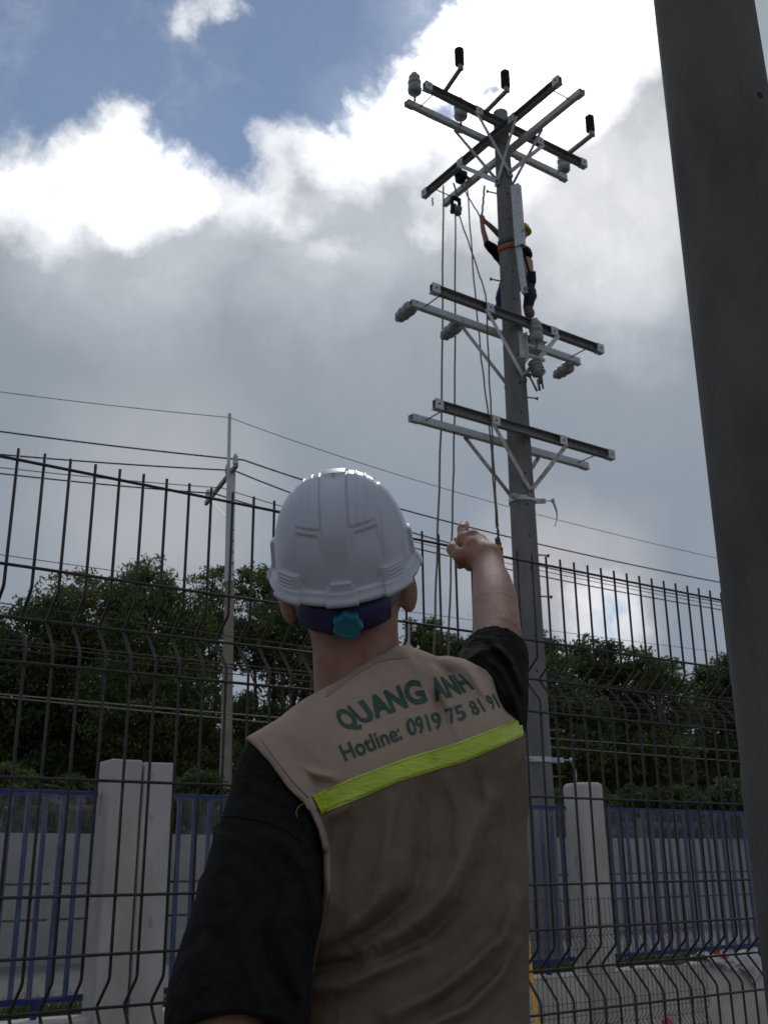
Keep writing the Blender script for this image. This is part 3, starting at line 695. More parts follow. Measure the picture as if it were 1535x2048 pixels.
rope([(934, 377, 13.4), (947, 560, 12.9), (962, 720, 12.5), (978, 850, 12.1), (992, 1048, 11.5)], .0105, 'tan rope from the rear arm bowing down to the knot')
rope([(918, 362, 13.4), (938, 398, 13.0), (959, 432, 12.6)], .010, 'short taut rope from the arm to the climber\'s hands')
rope([(968, 372, 12.9), (966, 400, 12.7), (963, 430, 12.6)], .014, 'short twisted rope rising straight above the climber\'s hands')
rope([(864, 396, 13.7), (865, 411, 13.7)], .012, 'short loose rope end under the outer left arm tip')
# knot, loops and yellow rope
kt = at(994, 1050, 11.5)
mb = MB()
for a in range(26):
    pass
kp = [kt+np.array([random.uniform(-.016, .016), random.uniform(-.016, .016), -.0065*i+random.uniform(-.012, .012)]) for i in range(42)]
mb.tube(kp, .013, 6); mb.tube([kt-ZA*.25, at(990, 1076, 11.5), at(992, 1096, 11.5)], .011, 6); mb.tube([kt-ZA*.25, at(998, 1076, 11.5), at(1001, 1094, 11.5)], .011, 6)
tag(mb.build('rope_knot', M['rope'], None, True), 'frayed brown knot and loop joining the tan ropes above the yellow rope', 'knot', None)
mb = MB(); yk = at(994, 1093, 11.5)
mb.tube([yk+np.array([.035*math.cos(i*.8), .03*math.sin(i*.8), .04-.008*i]) for i in range(16)], .022, 7)
mb.tube([yk, at(984, 1098, 11.5)], .022, 7)
P = [yk, at(998, 1108, 11.4), at(1004, 1180, 11.2), at(1015, 1300, 10.6), at(1030, 1560, 9.4), at(1046, 1800, 8.3), at(1058, 1940, 7.7), at(1074, 2060, 7.2), at(1090, 2300, 6.6)]
mb.tube(P, .013, 7); mb.tube([p+UA*.018+ZA*.0 for p in P[4:]], .008, 7)
tag(mb.build('yellow_rope', M['ropey'], None, True), 'orange yellow rope knotted under the tan ropes and running down to the ground', 'rope', None)
# pulley block
pb = at(911, 412, 13.5); t = thing('pulley_block', 'small dark pulley block hanging under the left tip of the rear arm', 'pulley', None, tuple(pb))
mb = MB()
for s_ in (-1, 1): mb.box(NA*.0+UA*s_*.07, UA*.007, NA*.035, ZA*.14)
mb.box(ZA*.13, UA*.075, NA*.035, ZA*.015); mb.build('block_frame', M['black'], t)
mb = MB(); mb.lathe(-UA*.05-ZA*.07, UA, [(0, .085), (.03, .07), (.07, .07), (.10, .085)], 18); mb.build('sheave', M['galvdark'], t)
mb = MB(); mb.tube([ZA*.14, ZA*.22+UA*.02, ZA*.32, ZA*.40-UA*.03], .014, 6); mb.build('hook', M['galvdark'], t)
pb = at(921, 355, 13.35); t = thing('pulley_block', 'dark pulley lashed with cord between the two lower left arms', 'pulley', None, tuple(pb))
mb = MB(); mb.lathe(-UA*.06, UA, [(0, .07), (.03, .10), (.09, .10), (.12, .07)], 16); mb.box((0, 0, .06), UA*.09, NA*.05, ZA*.05); mb.build('block_frame', M['black'], t)
mb = MB(); mb.tube([UA*.08+ZA*.06, UA*.2+ZA*.03, UA*.24+ZA*.08], .03, 6); mb.build('lashing', M['bolt'], t)

# ------------------------------------------------------------------ near pole
NPX, NPY = .945, 2.40
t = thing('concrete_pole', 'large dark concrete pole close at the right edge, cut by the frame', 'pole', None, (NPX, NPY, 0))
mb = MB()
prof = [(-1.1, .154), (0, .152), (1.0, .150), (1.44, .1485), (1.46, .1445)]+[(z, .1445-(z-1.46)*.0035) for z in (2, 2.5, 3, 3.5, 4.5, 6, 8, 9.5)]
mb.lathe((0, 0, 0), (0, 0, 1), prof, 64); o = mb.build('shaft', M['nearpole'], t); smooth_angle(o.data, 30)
mb = MB(); an = math.radians(-84)
mb.tube([(.1445*math.cos(an)-(z-1.46)*.0004, (.1432-(z-1.46)*.0035)*math.sin(an), z) for z in np.linspace(1.5, 9, 30)], .0022, 5); mb.build('mould_seam', M['nearpole'], t)
p = at(1512, 195, NPY-.11)-np.array([NPX, NPY, 0]); mb = MB(); d = np.array([p[0], p[1], 0]); d /= np.linalg.norm(d); c = d*.1375+ZA*p[2]
mb.lathe(c, d, [(0, .010), (.0022, .009)], 12); mb.build('bolt_hole', M['black'], t)

# ------------------------------------------------------------------ slim pole on the left with pin insulators
LY = 24.0; LB = np.array([at(462, 1400, LY)[0], LY, 0.0])
lp = thing('utility_pole', 'slim square concrete pole with steel extension and short crossarm at left', 'utility pole', None, tuple(LB)); lp.rotation_euler = (0, -.018, 0)
mb = MB(); V = []; F = []
for k, z_ in enumerate((-.2, 3, 5.5, 8.25)):
    hw_ = .145-.0065*z_
    V += [(a*hw_, b_*hw_, z_) for a, b_ in ((-1, -1), (1, -1), (1, 1), (-1, 1))]
for k in range(3): F += [(k*4+a, k*4+(a+1) % 4, k*4+4+(a+1) % 4, k*4+4+a) for a in range(4)]
F.append((12, 13, 14, 15)); mb.add(V, F)
o = mb.build('shaft', mat('tan_concrete', (.33, .28, .22), .85, 0, (.26, .22, .17), 3, .4, 30), lp); bevel(o, .015, 1)
mb = MB(); zt0 = at(468, 1165, LY)[2]; zt1 = at(472, 945, LY)[2]
mb.box((.045, -.13, (zt0+zt1)/2), (.068, 0, 0), (0, .02, 0), (0, 0, (zt1-zt0)/2)); mb.build('steel_face_plate', M['galv'], lp)
zt2 = at(459, 830, LY)[2]
mb = MB(); mb.box((-.065, -.09, (zt0+zt2)/2), (.036, 0, 0), (0, .036, 0), (0, 0, (zt2-zt0)/2)); mb.build('steel_extension', M['galv'], lp)
for k in range(5):
    mb = MB(); z_ = zt0+.15+k*.28; mb.tube([(.09, -.151, z_), (.09, -.157, z_)], .02, 8); mb.build('bolt_hole', M['black'], lp)
ca = at(489, 930, LY-.55)-LB; cb = at(426, 1006, LY+.75)-LB; cb[2] = ca[2]
# level crossarm: solve far end at same height
r_ = ray(426, 1006); cb = C0+r_*((ca[2]+LB[2]-CAMH)/r_[2])-LB
mb = MB(); mb.bar(ca, cb, .10, .08, ZA); mb.build('crossarm', M['galvdark'], lp)
IN = []
for (x, y, s_) in ((486, 922, 1.0), (468, 945, 1.0), (428, 985, .9)):
    f_ = {486: .04, 468: .27, 428: .93}[x]; p = ca+(cb-ca)*f_+ZA*.06
    mb = MB(); mb.lathe(p, ZA, [(0, .03), (.01, .068), (.08, .072), (.09, .05), (.10, .066), (.16, .07), (.17, .05), (.19, .06), (.24, .055), (.25, .035), (.27, .035)], 16); o = mb.build('insulator', M['porcw'], lp); smooth_angle(o.data, 60)
    IN.append(p+ZA*.27+LB)
mb = MB(); mb.bar(ca+(cb-ca)*.3-ZA*.05, np.array([.1, -.1, ca[2]-1.0]), .05, .01, UA); mb.bar(ca+(cb-ca)*.85-ZA*.05, np.array([-.1, -.1, ca[2]-1.15]), .05, .01, UA); mb.build('brace', M['galv'], lp)

# ------------------------------------------------------------------ overhead wires
WG = 'overhead wires crossing behind the fence'
U2 = np.array([math.sin(math.radians(74)), math.cos(math.radians(74)), 0])
def wire_pts(P3, r, m_, label):
    mb = MB(); mb.tube(P3, r, 6); o = mb.build('overhead_wire', M[m_], None, True); tag(o, label, 'wire', WG); return o
def bez(A, B_, C_, n_=22):     # sagging curve through A, C_ passing B_ mid-way
    A, B_, C_ = map(np.asarray, (A, B_, C_)); K = 2*B_-(A+C_)/2
    return [A*(1-t_)**2+2*K*t_*(1-t_)+C_*t_*t_ for t_ in np.linspace(0, 1, n_)]
def yU(x, Y0=LY, x0=459, ang=TH):  # distance along the line of poles for a sight column
    # line through (LB) with heading ang: solve X = x0w + s sin, Y = Y0 + s cos with X/Y ratio of the column
    kx = ray(x, 1200); kx = kx[0]/kx[1]; s_ = (kx*Y0-LB[0])/(math.sin(ang)-kx*math.cos(ang)); return Y0+s_*math.cos(ang)
def lwire(pl, pm, pr, r, m_, label, Yoff=0):
    A = at(pl[0], pl[1], yU(pl[0], ang=math.radians(80))+Yoff)
    Bm = at(pm[0], pm[1], LY+Yoff)
    ext = A+(A-Bm)*.6
    R_ = [at(x, y, yU(x)+Yoff) for x, y in pr]
    end = R_[-1]+(R_[-1]-R_[-2])*1.0
    L1 = bez(ext, (ext+Bm)/2-ZA*.08, Bm, 16)
    if len(R_) == 1: R2 = [Bm+(R_[0]-Bm)*t_ for t_ in np.linspace(.05, 1, 16)]
    else: R2 = bez(Bm, R_[0], R_[-1], 22)[1:]
    L1[-2] = L1[-2]
    wire_pts(L1+R2+[end], r, m_, label)
lwire((0, 778), (459, 835), [(950, 995), (1440, 1118)], .009, 'cable', 'thin topmost wire passing over the tip of the slim pole')
lwire((0, 857), (487, 920), [(960, 1060), (1445, 1166)], .020, 'cable', 'thick wire on the highest insulator of the slim pole')
lwire((0, 903), (468, 941), [(950, 1100), (1449, 1206)], .019, 'cable', 'thick wire second from the top on the slim pole')
lwire((0, 929), (444, 976), [(940, 1110), (1449, 1213)], .011, 'cable', 'thin wire third from the top on the slim pole')
lwire((0, 941), (428, 987), [(940, 1122), (1449, 1221)], .018, 'cable', 'thick wire on the outermost lower insulator of the slim pole')
def swire(p0, p1, Ya, Yb, r, m_, label, sag=.15):
    A, B_ = at(*p0, Ya), at(*p1, Yb); d = B_-A
    wire_pts(sagline(A-d*.25, B_+d*.25, sag, 24), r, m_, label)
swire((0, 1103), (1450, 1303), 26, 60, .012, 'cable', 'very thin distant wire dipping behind the raised arm')
for k, (a, b_, mk, rr, lab) in enumerate((((0, 1199), (1450, 1400), 'cable', .011, 'thin dark wire across the tree tops, upper'), ((0, 1222), (1460, 1392), 'cable', .011, 'thin dark wire across the tree tops, lower'),
        ((0, 1272), (1465, 1420), 'cable', .013, 'upper of three close dark wires across the left trees'), ((0, 1279), (1465, 1428), 'cable', .013, 'middle of three close dark wires across the left trees'), ((0, 1290), (1465, 1440), 'cable', .011, 'lowest of three close dark wires across the left trees'),
        ((0, 1381), (1475, 1497), 'cablelight', .012, 'upper of the two pale wires in front of the trees'), ((0, 1387), (1475, 1518), 'cablelight', .012, 'lower of the two pale wires in front of the trees'))):
    swire(a, b_, 16.5, 24, rr, mk, lab, .1)
# small far pole with insulators beyond the man's neck
fp = at(815, 1300, 20); t = thing('insulator_post', 'pale far post with small insulators seen right of the man\'s neck', 'post', None, (fp[0], fp[1], 0))
mb = MB(); mb.box((0, 0, fp[2]/2+.05), (.05, 0, 0), (0, .05, 0), (0, 0, fp[2]/2+.45)); mb.build('shaft', M['pillar'], t)
mb = MB(); mb.bar((-.1, 0, fp[2]-.12), (.25, 0, fp[2]-.12), .04, .04, ZA); mb.build('arm', M['galvdark'], t)
for dx in (.06, .2): sheds((dx, -.02, fp[2]-.10), ZA, .16, .03, .055, 2, M['porcw'], par=t)
sheds((.13, -.03, fp[2]+.35), ZA, .14, .03, .05, 2, M['porcw'], par=t)

#FENCE
# ------------------------------------------------------------------ welded mesh fence
DF = 2.3*NA[1]
PROF = [(0, 2.005), (0, 1.742), (.004, 1.735), (.05, 1.697), (.05, 1.691), (.004, 1.638), (0, 1.630), (0, 1.075), (.004, 1.068), (.05, 1.026), (.05, 1.018), (.004, .966), (0, .958), (0, .40), (.004, .393), (.05, .352), (.05, .345), (.004, .295), (0, .288), (0, .03)]
HZ = [(0, 1.980), (0, 1.777), (.05, 1.692), (0, 1.602), (0, 1.403), (0, 1.208), (0, 1.112), (.05, 1.022), (0, .939), (0, .74), (0, .54), (0, .44), (.05, .349), (0, .26), (0, .06)]
def mesh_fence(name, label, origin_n, z0, u0, u1, du, r, m_, cat='fence'):
    base = W(u0, origin_n, z0); t = thing(name, label, cat, None, tuple(base))
    mb = MB(); mb.tube([NA*a+ZA*z_ for a, z_ in PROF], r, 6); me = mb.mesh('vertical_wire'); me.shade_smooth()
    k = 0; u_ = 0
    while u_ < (u1-u0)+1e-6:
        o = link('vertical_wire', me, m_, t, Vector(UA*u_)); u_ += du; k += 1
        if r > .003: o.rotation_euler = (0, 0, random.uniform(-.03, .03))
    mb = MB(); mb.tube([-UA*.01, UA*(u1-u0+.01)], r, 6); me = mb.mesh('horizontal_wire'); me.shade_smooth()
    for a, z_ in HZ: link('horizontal_wire', me, m_, t, Vector(NA*(a-r*2)+ZA*z_))
    return t
fence = mesh_fence('mesh_fence', 'dark welded wire fence with folded V bends right in front of the man', DF, 0, -.07, 2.98, .0498, .0031, M['wire'])
for u_ in (-.12, 3.03):
    mb = MB(); mb.box(W(u_, DF+.05, 1.0)-W(-.07, DF, 0), UA*.03, NA*.03, ZA*1.05); o = mb.build('fence_post', M['wire'], fence); bevel(o, .004, 1)
for (u_a, u_b, lab) in ((3.08, 6.1, 'dark welded wire fence panel hidden beyond the near concrete pole'), (-3.2, -.17, 'dark welded wire fence panel out past the left frame edge')):
    f2 = mesh_fence('mesh_fence', lab, DF, 0, u_a, u_b, .0498, .0031, M['wire'])
pe = on_plane(1390, 1742, DW-1.55); ue = float(pe@UA)
mesh_fence('mesh_fence', 'lighter second wire fence panel standing lower, in front of the white wall', DW-1.55, -1.0, ue-2.55, ue, .05, .0026, M['wirelight'])
# water drops on the fence wire
for (x, y) in ((311, 982), (245, 1268), (297, 1274)):
    pass

# ------------------------------------------------------------------ litter on the wall
sk = on_plane(1450, 1905, DW-.02); t = None
def crumple(name, c, ux, vx, nx, nz, fn, m_, label, cat):
    V = []; F = []
    for j in range(nz+1):
        for i in range(nx+1): V.append(tuple(fn(i/nx, j/nz)))
    F = [(j*(nx+1)+i, j*(nx+1)+i+1, (j+1)*(nx+1)+i+1, (j+1)*(nx+1)+i) for j in range(nz) for i in range(nx)]
    me = bpy.data.meshes.new(name); me.from_pydata(V, [], F); me.update(); o = link(name, me, m_); me.shade_smooth()
    if label: tag(o, label, cat)
    return o
us = float(sk@UA)
def sackf(a, c):
    u_ = us-.40+.95*a+.03*math.sin(c*6+a*3); wr_ = .012*math.sin(a*19+c*7)+.008*math.sin(a*41+c*13+1)+.007*math.sin(a*9-c*23)
    if c < .5:
        h_ = c/.5; hem = .05+.24*math.exp(-((a-.72)/.17)**2)+.05*math.exp(-((a-.35)/.15)**2)+.012*math.sin(a*37)
        return W(u_, DW-.125-.02*(1-h_)+wr_*(1.6-h_), .245-(1-h_)*hem)
    h_ = (c-.5)/.5; pk_ = math.exp(-((a-.60)/.075)**2)*.16*max(0, (h_-.45)/.55)
    return W(u_+.04*h_, DW-.12+h_*.30, .252+.03*math.sin(h_*3.1)*(1+math.sin(a*7+.6))+abs(wr_)*1.6+pk_)
sack = crumple('paper_sack', None, None, None, 46, 26, sackf, M['paper'], 'torn white paper sack with red print draped over the white wall', 'sack')
sack.data.materials.append(M['red'])
for p_ in sack.data.polygons:
    c_ = p_.center; a = (float(np.array(c_)@UA)-us+.42); zz = c_[2]
    if .20 < a < .50 and float(np.array(c_)@NA) > DW-.118 and float(np.array(c_)@NA) < DW+.10: p_.material_index = 1
# faint lettering on the sack, as in the photograph too crumpled to read more than a few letters
def text_mesh(s_, off=0.0, space=1.0, sub=0):
    cu = bpy.data.curves.new('t', 'FONT'); cu.body = s_; cu.size = 1.0; cu.offset = off; cu.space_character = space; cu.resolution_u = 4
    o_ = bpy.data.objects.new('t', cu); COL.objects.link(o_); dg = bpy.context.evaluated_depsgraph_get(); me_ = bpy.data.meshes.new_from_object(o_.evaluated_get(dg))
    bpy.data.objects.remove(o_); bpy.data.curves.remove(cu)
    import bmesh
    bm = bmesh.new(); bm.from_mesh(me_); bmesh.ops.triangulate(bm, faces=bm.faces)
    for _ in range(sub):
        ed = [e for e in bm.edges if e.calc_length() > .09]
        if ed: bmesh.ops.subdivide_edges(bm, edges=ed, cuts=1)
        bmesh.ops.triangulate(bm, faces=bm.faces)
    bm.to_mesh(me_); bm.free(); return me_
def bvh_of(me_): return BVHTree.FromPolygons([v.co[:] for v in me_.vertices], [p_.vertices[:] for p_ in me_.polygons])
def lay_on(me_, bvh, fxy, off):
    """wrap a flat mesh on a surface: fxy maps its x,y to a sight line; the point is set on the surface, a little proud"""
    ok = []
    for v in me_.vertices:
        x, y = fxy(v.co.x, v.co.y); r = ray(x, y); r = r/np.linalg.norm(r)
        hit, nrm, _, _ = bvh.ray_cast(Vector(C0), Vector(r))
        if hit is None: v.co = Vector(C0+r*1.5); ok.append(False)
        else: v.co = hit+(nrm if nrm.dot(Vector(r)) < 0 else -nrm)*off; ok.append(True)
    return ok
tm = text_mesh('STANDARD', .01, 1.0, 1); xs_ = [v.co.x for v in tm.vertices]; xm = max(xs_)
lay_on(tm, bvh_of(sack.data), lambda a, b_: (1407+a/xm*38, 1931+a/xm*4-b_*9), .002)
link('printed_lettering', tm, mat('grey_print', (.12, .11, .12), .7), sack)
# dark block on the wall
p = on_plane(1351, 1934, DW); mb = MB(); mb.box(W(float(p@UA), DW+.03, .265), UA*.13, NA*.06, ZA*.03); mb.box(W(float(p@UA)-.02, DW+.03, .31), UA*.10, NA*.05, ZA*.012); o = mb.build('dark_brick', M['bolt']); bevel(o, .006, 1); tag(o, 'dark brick lying on top of the white wall left of the paper sack', 'brick')
# pink bag knotted on the second fence
pk = on_plane(1333, 2048, DW-1.62)
def pinkf(P):
    return smin(smin(rcone(P, pk+ZA*.0, pk+ZA*-.10+UA*.06, .045, .08), rcone(P, pk, pk+ZA*.03, .03, .018), .02), rcone(P, pk+ZA*.02, pk+ZA*.085+UA*.04, .009, .004), .01)+.006*np.sin(P[:, 0]*90)*np.sin(P[:, 2]*120)
o = sdf_obj('plastic_bag', pinkf, pk-.25, pk+.25, .007, M['pink'], None); tag(o, 'crumpled pink plastic bag hooked low on the second wire fence', 'bag')

#PERSON
# ------------------------------------------------------------------ the man pointing
man = thing('person', 'man seen from behind in white hard hat and beige vest, right arm raised and pointing', 'person', None, (.02, 1.55, 0))
MO = np.array([.02, 1.55, 0])
def relax(vp, f, it):
    e = np.concatenate([f[:, [0, 1]], f[:, [1, 2]], f[:, [2, 3]], f[:, [3, 0]]]); cnt = np.bincount(e[:, 0], minlength=len(vp))+np.bincount(e[:, 1], minlength=len(vp))
    for _ in range(it):
        for lam in (.5, -.42):
            a = np.stack([np.bincount(e[:, 0], vp[e[:, 1], k], len(vp))+np.bincount(e[:, 1], vp[e[:, 0], k], len(vp)) for k in range(3)], 1)
            vp = vp+lam*(a/np.maximum(cnt, 1)[:, None]-vp)
    return vp
def sdf_part(name, fn, lo, hi, h, m_, parent, orig=MO, it=3):
    vp, f = surf(fn, lo, hi, h, name); vp = relax(vp, f, it); me = np_mesh(name, vp-orig, f); o = link(name, me, m_, parent, smooth=True); return o
def chain(P, pts, k=.01):
    k = min(k, .005)
    d = None
    for (a, b_) in zip(pts[:-1], pts[1:]):
        e = rcone(P, a[0], b_[0], a[1], b_[1]); d = e if d is None else smin(d, e, k)
    return d
def spl(pts, n_=5):
    """smooth run of joints through the given ones"""
    Q = [np.array([*p[0], p[1]]) for p in pts]; Q = [2*Q[0]-Q[1]]+Q+[2*Q[-1]-Q[-2]]; o_ = []
    for i in range(1, len(Q)-2):
        for t_ in np.linspace(0, 1, n_+1)[:-1]:
            a, b_, c, d = Q[i-1:i+3]; o_.append(.5*((2*b_)+(c-a)*t_+(2*a-5*b_+4*c-d)*t_*t_+(3*b_-a-3*c+d)*t_**3))
    o_.append(Q[-2]); return [(q_[:3], float(q_[3])) for q_ in o_]
def A_(x, y, Y, r): return (at(x, y, Y), r)
# helmet frame
HO = at(689, 1135, 1.55); pt, rl = math.radians(36), math.radians(-5.5)
hR = np.array([1., 0, 0]); hF = np.array([0, math.cos(pt), math.sin(pt)]); hU = np.array([0, -math.sin(pt), math.cos(pt)])
hR, hU = hR*math.cos(rl)-hU*math.sin(rl), hR*math.sin(rl)+hU*math.cos(rl)
HA = np.array([hR, hF, hU])
def HP(a, b_, c): return HO+hR*a+hF*b_+hU*c
# shoulders, arms (joint positions)
sho_R = [A_(985, 1410, 1.63, .038), A_(991, 1330, 1.71, .041), A_(992, 1250, 1.80, .0405), A_(987, 1195, 1.87, .0385), A_(977, 1140, 1.96, .0305), A_(972, 1114, 1.995, .0265)]
sho_R = spl(sho_R, 6)
wr = at(972, 1114, 1.995)
KN = {'index': A_(925, 1079, 2.035, .0115), 'middle': A_(945, 1073, 2.035, .0125), 'ring': A_(960, 1082, 2.03, .0115), 'pinky': A_(969, 1092, 2.02, .0100)}
FING = {'index': [KN['index'], A_(925, 1059, 2.066, .0118), A_(928, 1050, 2.095, .0105)],
        'middle': [KN['middle'], A_(934, 1102, 2.075, .0108), A_(924, 1122, 2.05, .0092), A_(919, 1131, 2.02, .0082)],
        'ring': [KN['ring'], A_(950, 1112, 2.065, .0102), A_(942, 1128, 2.045, .0088), A_(937, 1135, 2.015, .0080)],
        'pinky': [KN['pinky'], A_(963, 1118, 2.045, .0092), A_(955, 1132, 2.035, .008), A_(949, 1138, 2.01, .0072)],
        'thumb': [A_(952, 1118, 2.0, .016), A_(921, 1112, 2.0, .0155), A_(905, 1099, 2.02, .0125), A_(906, 1092, 2.05, .0105), A_(914, 1092, 2.07, .009)]}
lsh = at(550, 1540, 1.47); lel = at(452, 2060, 1.33); lwr = at(600, 2260, 1.60)
hipc = at(800, 2120, 1.56)
TORSO = [(A_(542, 1537, 1.465, .045), A_(800, 1378, 1.55, .051)), (A_(790, 1380, 1.56, .050), A_(930, 1396, 1.63, .052)),
         (A_(690, 1560, 1.545, .105), A_(905, 1535, 1.62, .105)), (A_(755, 1800, 1.55, .122), A_(868, 1800, 1.60, .122)), (A_(745, 2120, 1.54, .128), A_(862, 2120, 1.59, .128))]
def torso(P, k=.035):
    d = None
    for a, b_ in TORSO:
        e = rcone(P, a[0], b_[0], a[1], b_[1]); d = e if d is None else smin(d, e, k)
    for i, j in ((2, 3), (3, 4)):
        for s_ in (0, 1):
            a, b_ = TORSO[i][s_], TORSO[j][s_]; d = smin(d, rcone(P, a[0], b_[0], a[1], b_[1]), k)
    m1, m2 = (TORSO[2][0][0]+TORSO[2][1][0])/2, (TORSO[4][0][0]+TORSO[4][1][0])/2
    d = smin(d, rcone(P, m1, m2, .112, .135), k)
    return d
headc = HP(0, .0, -.015)
def ear(P, s_):
    c = HP(s_*.094, -.012, -.046); ax = np.array([hR*math.cos(.5)+hF*math.sin(.5)*-s_, -s_*hR*math.sin(.5)*-1+hF*math.cos(.5), hU])
    e = ellip(P, c, [hR*.88-hF*s_*.47, hF*.88+hR*s_*.47, hU], (.011, .021, .034)); return e
def head_f(P):
    d = ellip(P, headc, HA, (.080, .100, .115))
    d = smin(d, rcone(P, HP(0, .045, -.085), HP(0, .035, -.075), .05, .056), .03)          # jaw
    d = smin(d, rcone(P, HP(0, .100, -.045), HP(0, .118, -.068), .009, .013), .012)         # nose
    d = smin(d, rcone(P, HP(-.022, .098, -.095), HP(.022, .098, -.095), .007, .007), .008)  # lips
    d = smin(d, rcone(P, HP(-.035, .088, -.022), HP(.035, .088, -.022), .012, .012), .015)  # brow
    d = np.minimum(d, 9); e = np.minimum(ear(P, -1), ear(P, 1)); d = smin(d, e, .008)
    d = smin(d, rcone(P, at(722, 1420, 1.585), HP(.006, -.022, -.060), .070, .064), .02)
    return d
def hand_f(P, wrp, kn, fing, k=.010):
    d = rcone(P, wrp, (kn['index'][0]+wrp)/2, .0245, .0225)
    for nme in kn: d = smin(d, rcone(P, wrp, kn[nme][0], .018, kn[nme][1]+.001), .010)
    for nme in fing:
        d = smin(d, chain(P, fing[nme], .004), .007 if nme != 'thumb' else .010)
    return d
# left hand resting at the belt in front, out of the picture: same five fingers
lk = {}; lf = {}
ld = np.array([.75, .62, -.1]); ld /= np.linalg.norm(ld); ls = np.array([0, 0, 1.])
for i, nme in enumerate(('index', 'middle', 'ring', 'pinky')):
    k0 = lwr+ld*(.085-.006*abs(i-1))+ls*(.030-.02*i); lk[nme] = (k0, .0105); c_ = np.array([-.35, .75, -.2])
    lf[nme] = [(k0, .0105), (k0+ld*.035+c_*.012, .0095), (k0+ld*.045+c_*.036, .0085), (k0+ld*.035+c_*.055, .0075)]
lf['thumb'] = [(lwr+ld*.02+ls*.02, .015), (lwr+ld*.05+ls*.055, .0125), (lwr+ld*.085+ls*.060, .0105), (lwr+ld*.105+ls*.055, .0085)]
footL, footR = np.array([-.10, 1.60, 0]), np.array([.20, 1.72, 0])
hipL, hipR = np.array([-.03, 1.56, .90]), np.array([.13, 1.62, .90])
dmp = at(1004, 1219, 1.80); dm2 = at(992, 1243, 1.765)
def arm_f(Q):
    d = chain(Q, sho_R, .02)
    d = smin(d, rcone(Q, at(1006, 1262, 1.765), at(998, 1225, 1.80), .020, .014), .02)       # elbow point
    d = smin(d, rcone(Q, at(1003, 1205, 1.865), at(996, 1165, 1.92), .022, .016), .02)       # forearm muscle
    d = smin(d, rcone(Q, at(993, 1122, 1.97), at(991, 1114, 1.985), .010, .010), .012)       # wrist bone
    d = d+.0035*np.exp(-(((Q-dmp)/.016)**2).sum(1))
    return d
def body_f(P):
    d = np.full(len(P), 9.0)
    parts = [(lambda Q: head_f(Q), HP(0, 0, -.05), .26), (lambda Q: torso(Q)+.018, at(760, 1750, 1.56), .48),
             (arm_f, at(985, 1260, 1.80), .34), (lambda Q: hand_f(Q, wr, KN, FING), at(945, 1095, 2.03), .15),
             (lambda Q: smin(rcone(Q, lsh, lel, .034, .038), rcone(Q, lel, lwr, .041, .028), .02), (lsh+lwr)/2, .45), (lambda Q: hand_f(Q, lwr, lk, lf), lwr+ld*.08, .16),
             (lambda Q: smin(chain(Q, [(hipL, .085), (np.array([-.07, 1.57, .48]), .055), (footL+ZA*.09, .04)]), chain(Q, [(hipR, .085), (np.array([.17, 1.66, .48]), .055), (footR+ZA*.09, .04)]), .02), np.array([.05, 1.6, .5]), .65)]
    for f_, c, R_ in parts:
        dc = np.linalg.norm(P-c, axis=1); inn = dc < R_; e = np.where(inn, 9.0, np.maximum(dc-R_+.05, .05))
        if inn.any(): e[inn] = f_(P[inn])
        d = smin(d, e, .018)
    return d
sdf_part('body', body_f, (-.62, 1.05, 0.0), (.52, 2.2, 1.92), .0036, M['skin'], man)
# hair
def hair_f(P):
    d = ellip(P, headc, HA, (.083, .104, .118)); hh = (P-HO)@hU; ff = (P-HO)@hF
    d = np.minimum(d, rcone(P, HP(.0, -.05, -.075), HP(0, -.055, -.04), .052, .052))
    aa = np.abs((P-HO)@hR)
    return np.maximum(np.maximum(d, -(hh+.070-6*np.maximum(aa-.025, 0)**2*3-.0015*np.sin(P[:, 0]*700)-.25*np.maximum(ff+.02, 0)*-1)), ff-.03)+.0006*np.sin(P[:, 0]*900)*np.sin(P[:, 2]*1100)
sdf_part('hair', hair_f, HO-.2, HO+.2, .0035, M['hair'], man)
